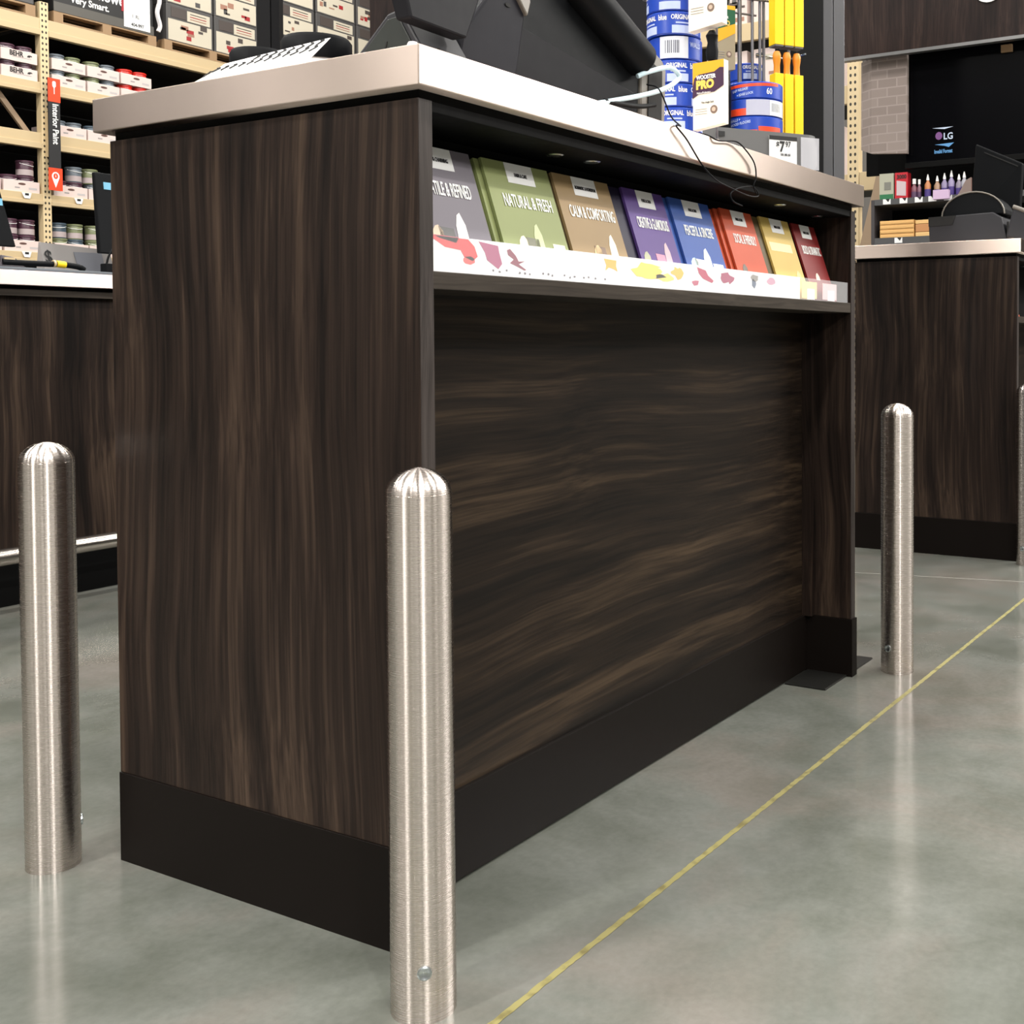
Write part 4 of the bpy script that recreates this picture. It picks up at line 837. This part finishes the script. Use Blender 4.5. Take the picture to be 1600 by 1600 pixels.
text('Invalid Format', gb, tv, (-.002, 1.118, .072), .030, (0, -1, 0), (0, 0, 1), .60, bold=.0008)
for y_ in (.72, .35): obj('bracket', box(-.02, .0, y_-.04, y_+.02, .59, .63), pallet_m, tv)
bk = thing('brick_print_panel', 'greyish panel printed as painted brick, left of the black screen', 'panel', (XB-.05, 0, 0))
def brick():
    m = bpy.data.materials.new('printed pale brick'); m.use_nodes = True; nt = m.node_tree; L = nt.links; N = nt.nodes.new; b = nt.nodes['Principled BSDF']
    tc = N('ShaderNodeTexCoord'); sp = N('ShaderNodeSeparateXYZ'); cb = N('ShaderNodeCombineXYZ'); L.new(tc.outputs['Object'], sp.inputs[0]); L.new(sp.outputs[1], cb.inputs[0]); L.new(sp.outputs[2], cb.inputs[1])
    br = N('ShaderNodeTexBrick'); L.new(cb.outputs[0], br.inputs['Vector']); br.inputs['Scale'].default_value = 1; br.inputs['Brick Width'].default_value = .115; br.inputs['Row Height'].default_value = .052; br.inputs['Mortar Size'].default_value = .004
    br.inputs['Color1'].default_value = (*srgb(136, 124, 118), 1); br.inputs['Color2'].default_value = (*srgb(125, 113, 107), 1); br.inputs['Mortar'].default_value = (*srgb(146, 134, 129), 1)
    L.new(br.outputs['Color'], b.inputs['Base Color']); b.inputs['Roughness'].default_value = .7; return m
obj('front_face', MB().prism([(1.262, 1.80), (1.475, 1.815), (1.475, 2.36), (1.262, 2.36)], .03, 'x', 0), brick(), bk)
obj('side_face', MB().hexa([(.0, 1.475, 1.815), (.06, 1.56, 1.85), (.065, 1.56, 1.85), (.03, 1.475, 1.815), (.0, 1.475, 2.36), (.06, 1.56, 2.36), (.065, 1.56, 2.36), (.03, 1.475, 2.36)]), MATS.get('x', brick()), bk)
bw = thing('shelf_bay', 'black wall bay with a tagged shelf of bottles and a lower tray', 'shelf unit', (XB+.06, 0, 0))
obj('back_board', MB().box(.25, .27, -.9, 1.50, 0, 2.5).box(.25, .27, 1.50, 1.64, 1.74, 2.5), black_m, bw)
obj('side_board', box(-.06, .25, 1.475, 1.495, 0, 1.553), mat('charcoal board', (.05, .045, .048), .5), bw)
ush = obj('upper_shelf', box(-.06, .25, .55, 1.472, 1.520, 1.527), mat('charcoal shelf', (.07, .07, .072), .5), bw)
obj('upper_rail', box(-.066, -.06, .55, 1.472, 1.520, 1.553), mat('charcoal shelf', (.07, .07, .072), .5), bw)
obj('lower_tray', box(-.06, .25, 1.10, 1.472, 1.290, 1.298), mat('charcoal shelf', (.07, .07, .072), .5), bw)
obj('lower_rail', box(-.066, -.06, 1.10, 1.472, 1.290, 1.330), mat('charcoal shelf', (.07, .07, .072), .5), bw)
for y_, z_ in [(1.40, 1.523), (1.30, 1.523), (1.21, 1.523), (1.13, 1.523), (1.04, 1.523), (.96, 1.523), (.89, 1.523), (1.33, 1.297)]:
    t = obj('tag', box(-.0675, -.066, y_-.026, y_+.020, z_, z_+.030), white_p, bw)
    obj('tag_mark', MB().prism([(y_-.012, z_+.012), (y_+.004, z_+.030), (y_-.022, z_+.030)], -.001, 'x', -.0675), ink, t)
def bx_item(name, y0, y1, z0, h, c, label, cat, extra=None):
    r = thing(name, label, cat, (XB+.01, y1, z0)); obj('carton_body', box(0, .06, -(y1-y0), 0, 0, h), mat(f'{label[:22]}', c, .5), r, .001)
    return r
g = bx_item('product_box', 1.362, 1.448, 1.5275, .175, srgb(168, 168, 150), 'grey and green box at the left end of the bottle shelf', 'box')
obj('green_print', box(-.0012, 0, -.084, -.002, .0, .055), mat('green print', srgb(40, 110, 70), .5), g); obj('picture', box(-.0012, 0, -.07, -.03, .08, .125), mat('grey picture', srgb(120, 120, 112), .5), g)
g = bx_item('product_box', 1.278, 1.354, 1.5275, .175, srgb(188, 30, 44), 'red and white X-3000 box beside the grey and green one', 'box')
obj('white_print', MB().prism([(-.010, .045), (-.066, .04), (-.066, .12), (-.010, .13)], -.0012, 'x', 0), mat('grey picture b', srgb(196, 180, 184), .5), g); text('3000', ink, g, (-.002, -.012, .140), .032, (0, -1, 0), (0, 0, 1), .9, bold=.001)
text('X-3000', ink, g, (-.002, -.010, .014), .022, (0, -1, 0), (0, 0, 1), .9, bold=.0006)
def bottle(y, h, r_, body, cap, label, cat='bottle', nozzle=True, dx=.03, z0=1.5275):
    r = thing('bottle', label, cat, (XB+dx, y, z0), 0, 'bottles on the dark shelf')
    obj('bottle_body', MB().lathe([(r_*.9, 0), (r_, .004), (r_, h*.62), (r_*.45, h*.74), (r_*.4, h*.78)], n=20), mat(f'bottle {label[:14]}', body, .35), r, smooth=True)
    if nozzle: obj('nozzle', MB().lathe([(r_*.5, h*.78), (r_*.45, h*.84), (.003, h), (0, h)], n=14), whitetxt, r, smooth=True)
    else: obj('cap', MB().lathe([(r_*.62, h*.78), (r_*.62, h), (0, h)], n=18), whitetxt, r, smooth=True)
    obj('bottle_label', MB().lathe([(r_*1.01, h*.15), (r_*1.01, h*.45)], n=20), mat(f'label {label[:14]}', cap, .5), r, smooth=True)
bottle(1.245, .135, .017, srgb(110, 56, 70), srgb(84, 60, 88), 'slim maroon bottle right of the red box', nozzle=False)
bottle(1.215, .130, .012, srgb(120, 80, 96), srgb(84, 60, 88), 'thin mauve bottle, second right of the red box', nozzle=False)
for k, (y, c, nm) in enumerate(((1.165, srgb(176, 112, 62), 'amber glue bottle, first with a white nozzle'), (1.110, srgb(150, 118, 92), 'tan glue bottle with white nozzle'), (1.068, srgb(128, 118, 150), 'lilac glue bottle with white nozzle'),
                               (1.028, srgb(136, 126, 160), 'tall pale violet glue bottle, tallest nozzle'), (.985, srgb(120, 112, 128), 'greyish glue bottle near the brown card'), (.955, srgb(150, 150, 160), 'pale grey glue bottle behind the brown card'))):
    bottle(y, .155-(.012 if k in (1, 4) else 0)+(.012 if k == 3 else 0), .018, c, srgb(70, 54, 120), nm)
bottle(.860, .165, .032, srgb(190, 64, 44), srgb(226, 34, 24), 'stout red bottle with white cap next to the dark screen', nozzle=False)
bottle(.800, .145, .022, srgb(150, 70, 50), srgb(190, 60, 50), 'smaller red bottle half behind the stout one', nozzle=False)
g = bx_item('product_box', 1.02, 1.11, 1.5275, .052, srgb(196, 170, 200), 'low pale violet display carton in front of the glue bottles', 'box'); g.location.x = XB-.052
for o_ in [c for c in ALL() if c.parent == g]: o_.scale = (.5, 1, 1)
tag(obj('brown_card', MB().prism([(.985, 1.5275), (.900, 1.5275), (.900, 1.64), (.93, 1.625)], .02, 'x', XB-.03), mat('brownish grey card', srgb(122, 106, 100), .6)), 'brownish grey slanted card beside the stout red bottle', 'card')
tag(obj('tan_box', MB().prism([(.70, 1.5275), (.785, 1.5275), (.760, 1.63), (.70, 1.625)], .03, 'x', XB+.01), mat('tan box', srgb(150, 138, 110), .6)), 'tan box at the right end of the bottle shelf', 'box')
stk = mat('pale wood slat', srgb(214, 168, 104), .6)
for k in range(5):
    o_ = tag(obj('wood_shim_bundle', MB().box(0, .10, -.205, 0, 0, .0185).box(-.003, 0, -.203, -.002, .004, .0145), stk, bevel=.003, loc=None), f'pale wood slat bundle on the dark tray, {("bottom", "second", "third", "fourth", "top")[k]} of the wide stack', 'wood bundle', 'wide stack of pale wood slats')
    o_.location = (XB+.01, 1.445, 1.2985+k*.0262); o_.scale = (1, 1, 1.38)
for k, (h_, nm) in enumerate(((.030, 'bottom'), (.026, 'second'), (.045, 'third'), (.024, 'top'))):
    z_ = 1.2985+(0, .0305, .057, .1025)[k]
    tag(obj('wood_shim_bundle', box(XB+.01, XB+.10, 1.128, 1.232, z_, z_+h_-.001), mat(f'pale wood slat {k}', srgb(*((208, 160, 100), (220, 180, 120), (186, 132, 84), (222, 180, 118))[k]), .6), bevel=.003), f'short pale wood piece, {nm} of the narrow stack beside the printer', 'wood bundle', 'narrow stack of pale wood pieces')
# right rack along the aisle
r2 = thing('pallet_rack', 'beige pallet rack upright showing between grey column and brick panel', 'rack', (6.85, 2.13, 0), R(-90))
for x in (0, -2.4):
    for y in (0, 1.0): obj('upright', box(x-.043, x+.043, y-.005, y+.07, 0, 4.6), hole_m, r2, .002, loc=(x, y, 0))
for zt_, zb in ((3.7, 3.55), (1.92, 1.78), (2.55, 2.42), (3.1, 2.97)):
    obj('beam', MB().box(-2.36, -.045, .0, .045, zb, zt_), beige, r2, .002); obj('deck', box(-2.36, -.045, .046, 1.0, zt_-.04, zt_-.012), mat('dark deck', (.035, .03, .025), .7), r2)
obj('beam', MB().box(.045, .40, .0, .045, 1.80, 1.93), beige, r2, .002)
obj('brace', MB().hexa([(.20, -.05, 1.93), (.28, -.05, 1.93), (.28, .0, 1.93), (.20, .0, 1.93), (.03, -.05, 1.25), (.11, -.05, 1.25), (.11, .0, 1.25), (.03, .0, 1.25)]), beige_d, r2)
for k, (a0, zz) in enumerate(((.10, 3.1005), (.48, 3.1005), (.86, 3.1005), (.10, 2.5505), (.48, 2.5505), (.86, 2.5505), (.10, 1.9205), (.48, 1.9205), (.10, 3.7005), (.48, 3.7005), (.86, 3.7005))):
    lv_ = {3.1005: 'upper', 2.5505: 'middle', 1.9205: 'lower', 3.7005: 'top'}[zz]; cl_ = {.10: 'nearest the upright', .48: 'second from the upright', .86: 'third from the upright'}[a0]
    r = thing('carton', f'pale carton on far rack behind wire rods, {lv_} level, {cl_}', 'carton', (6.90, 2.13+a0, zz), R(-90), 'pale cartons on the far rack')
    obj('carton_body', box(-.34, 0, 0, .4, 0, .36), tray_m, r, .002)
    rr = random.Random(k+50)
    for q in range(9):
        a_ = rr.uniform(-.32, -.10); b_2 = rr.uniform(.02, .30); obj('print_mark', box(a_, a_+rr.uniform(.03, .10), -.002, 0, b_2, b_2+rr.uniform(.01, .05)), (pb, pr, pd, gwrap)[q % 4], r)

# ------------------------------------------------------------------ on the right counter
pt = thing('label_printer', 'black desktop printer with a domed clear hood on the right counter', 'printer', (2.98, .125, ZT))
obj('printer_body', MB().prism([(-.045, .010), (.222, .010), (.226, .092), (.222, .098), (.0, .104), (-.03, .085)], .16, 'x', 0), grey_pl, pt, .006)
obj('handle_recess', MB().prism([(.225, .098), (.224, .066), (.140, .068), (.128, .100)], .002, 'x', -.002), slot_m, pt)
dome = [(.072+.108*math.cos(R(a_)), .098+.080*math.sin(R(a_))) for a_ in range(0, 181, 12)]
obj('domed_hood', MB().prism(dome, .13, 'x', .012), blk_pl, pt, .004)
obj('hood_rim', MB().tube([(.010, .072+.108*math.cos(R(a_)), .098+.080*math.sin(R(a_))) for a_ in range(0, 181, 12)], .0026, 8, 0), lgrey_pl, pt, smooth=True)
obj('front_mechanism', box(.006, .150, -.052, -.044, .014, .070), slot_m, pt, .002)
obj('printer_foot', box(.0, .15, -.02, .21, 0, .010), blk_pl, pt)
pm = thing('flat_monitor', 'black monitor back rising above the printer on the right counter', 'monitor', (3.15, .066, ZT))
obj('housing', MB().hexa([(0, .19, .09), (0, .012, .10), (.03, .012, .10), (.03, .19, .09), (-.02, .160, .365), (-.02, -.002, .285), (.02, -.002, .285), (.02, .160, .365)]), blk_pl, pm, .005)
obj('vent_slot', MB().hexa([(-.021, .130, .330), (-.021, .012, .272), (-.018, .012, .272), (-.018, .130, .330), (-.021, .130, .335), (-.021, .012, .277), (-.018, .012, .277), (-.018, .130, .335)]), slot_m, pm)
obj('stand', MB().prism([(.0, .0), (.10, 0), (.06, .12), (.02, .12)], .05, 'x', .04), blk_pl, pm, .004)
ps = thing('card_reader', 'grey angular card reader leaning at the right edge, beside the printer', 'card reader', (2.95, .02, ZT))
obj('reader_body', MB().hexa([(0, .055, .015), (0, -.01, .0), (.03, -.01, .0), (.03, .055, .015), (.0, .030, .115), (.0, -.03, .090), (.03, -.03, .090), (.03, .030, .115)]), grey_pl, ps, .006)
obj('top_cap', MB().tube([(.0, .030, .115), (.0, -.03, .090)], .007, 10, 0), lgrey_pl, ps, smooth=True)
cb_ = tag(obj('product_box', MB().box(4.6, 4.66, .10, .28, 1.27, 1.50), mat('colourful mosaic pack', srgb(150, 130, 120), .5)), 'multicoloured pack standing behind the monitor at the right edge', 'box')
nt = cb_.data.materials[0].node_tree; v = nt.nodes.new('ShaderNodeTexVoronoi'); v.inputs['Scale'].default_value = 28; hs = nt.nodes.new('ShaderNodeMix'); hs.data_type = 'RGBA'; hs.inputs[0].default_value = .45
hs.inputs[7].default_value = (.55, .5, .45, 1); nt.links.new(v.outputs['Color'], hs.inputs[6]); nt.links.new(hs.outputs[2], nt.nodes['Principled BSDF'].inputs['Base Color'])
st2 = thing('display_plinth', 'dark stand carrying the multicoloured pack, behind the right counter', 'display stand', (4.6, .05, 0)); obj('block', box(-.02, .10, 0, .28, 0, 1.269), black_m, st2)
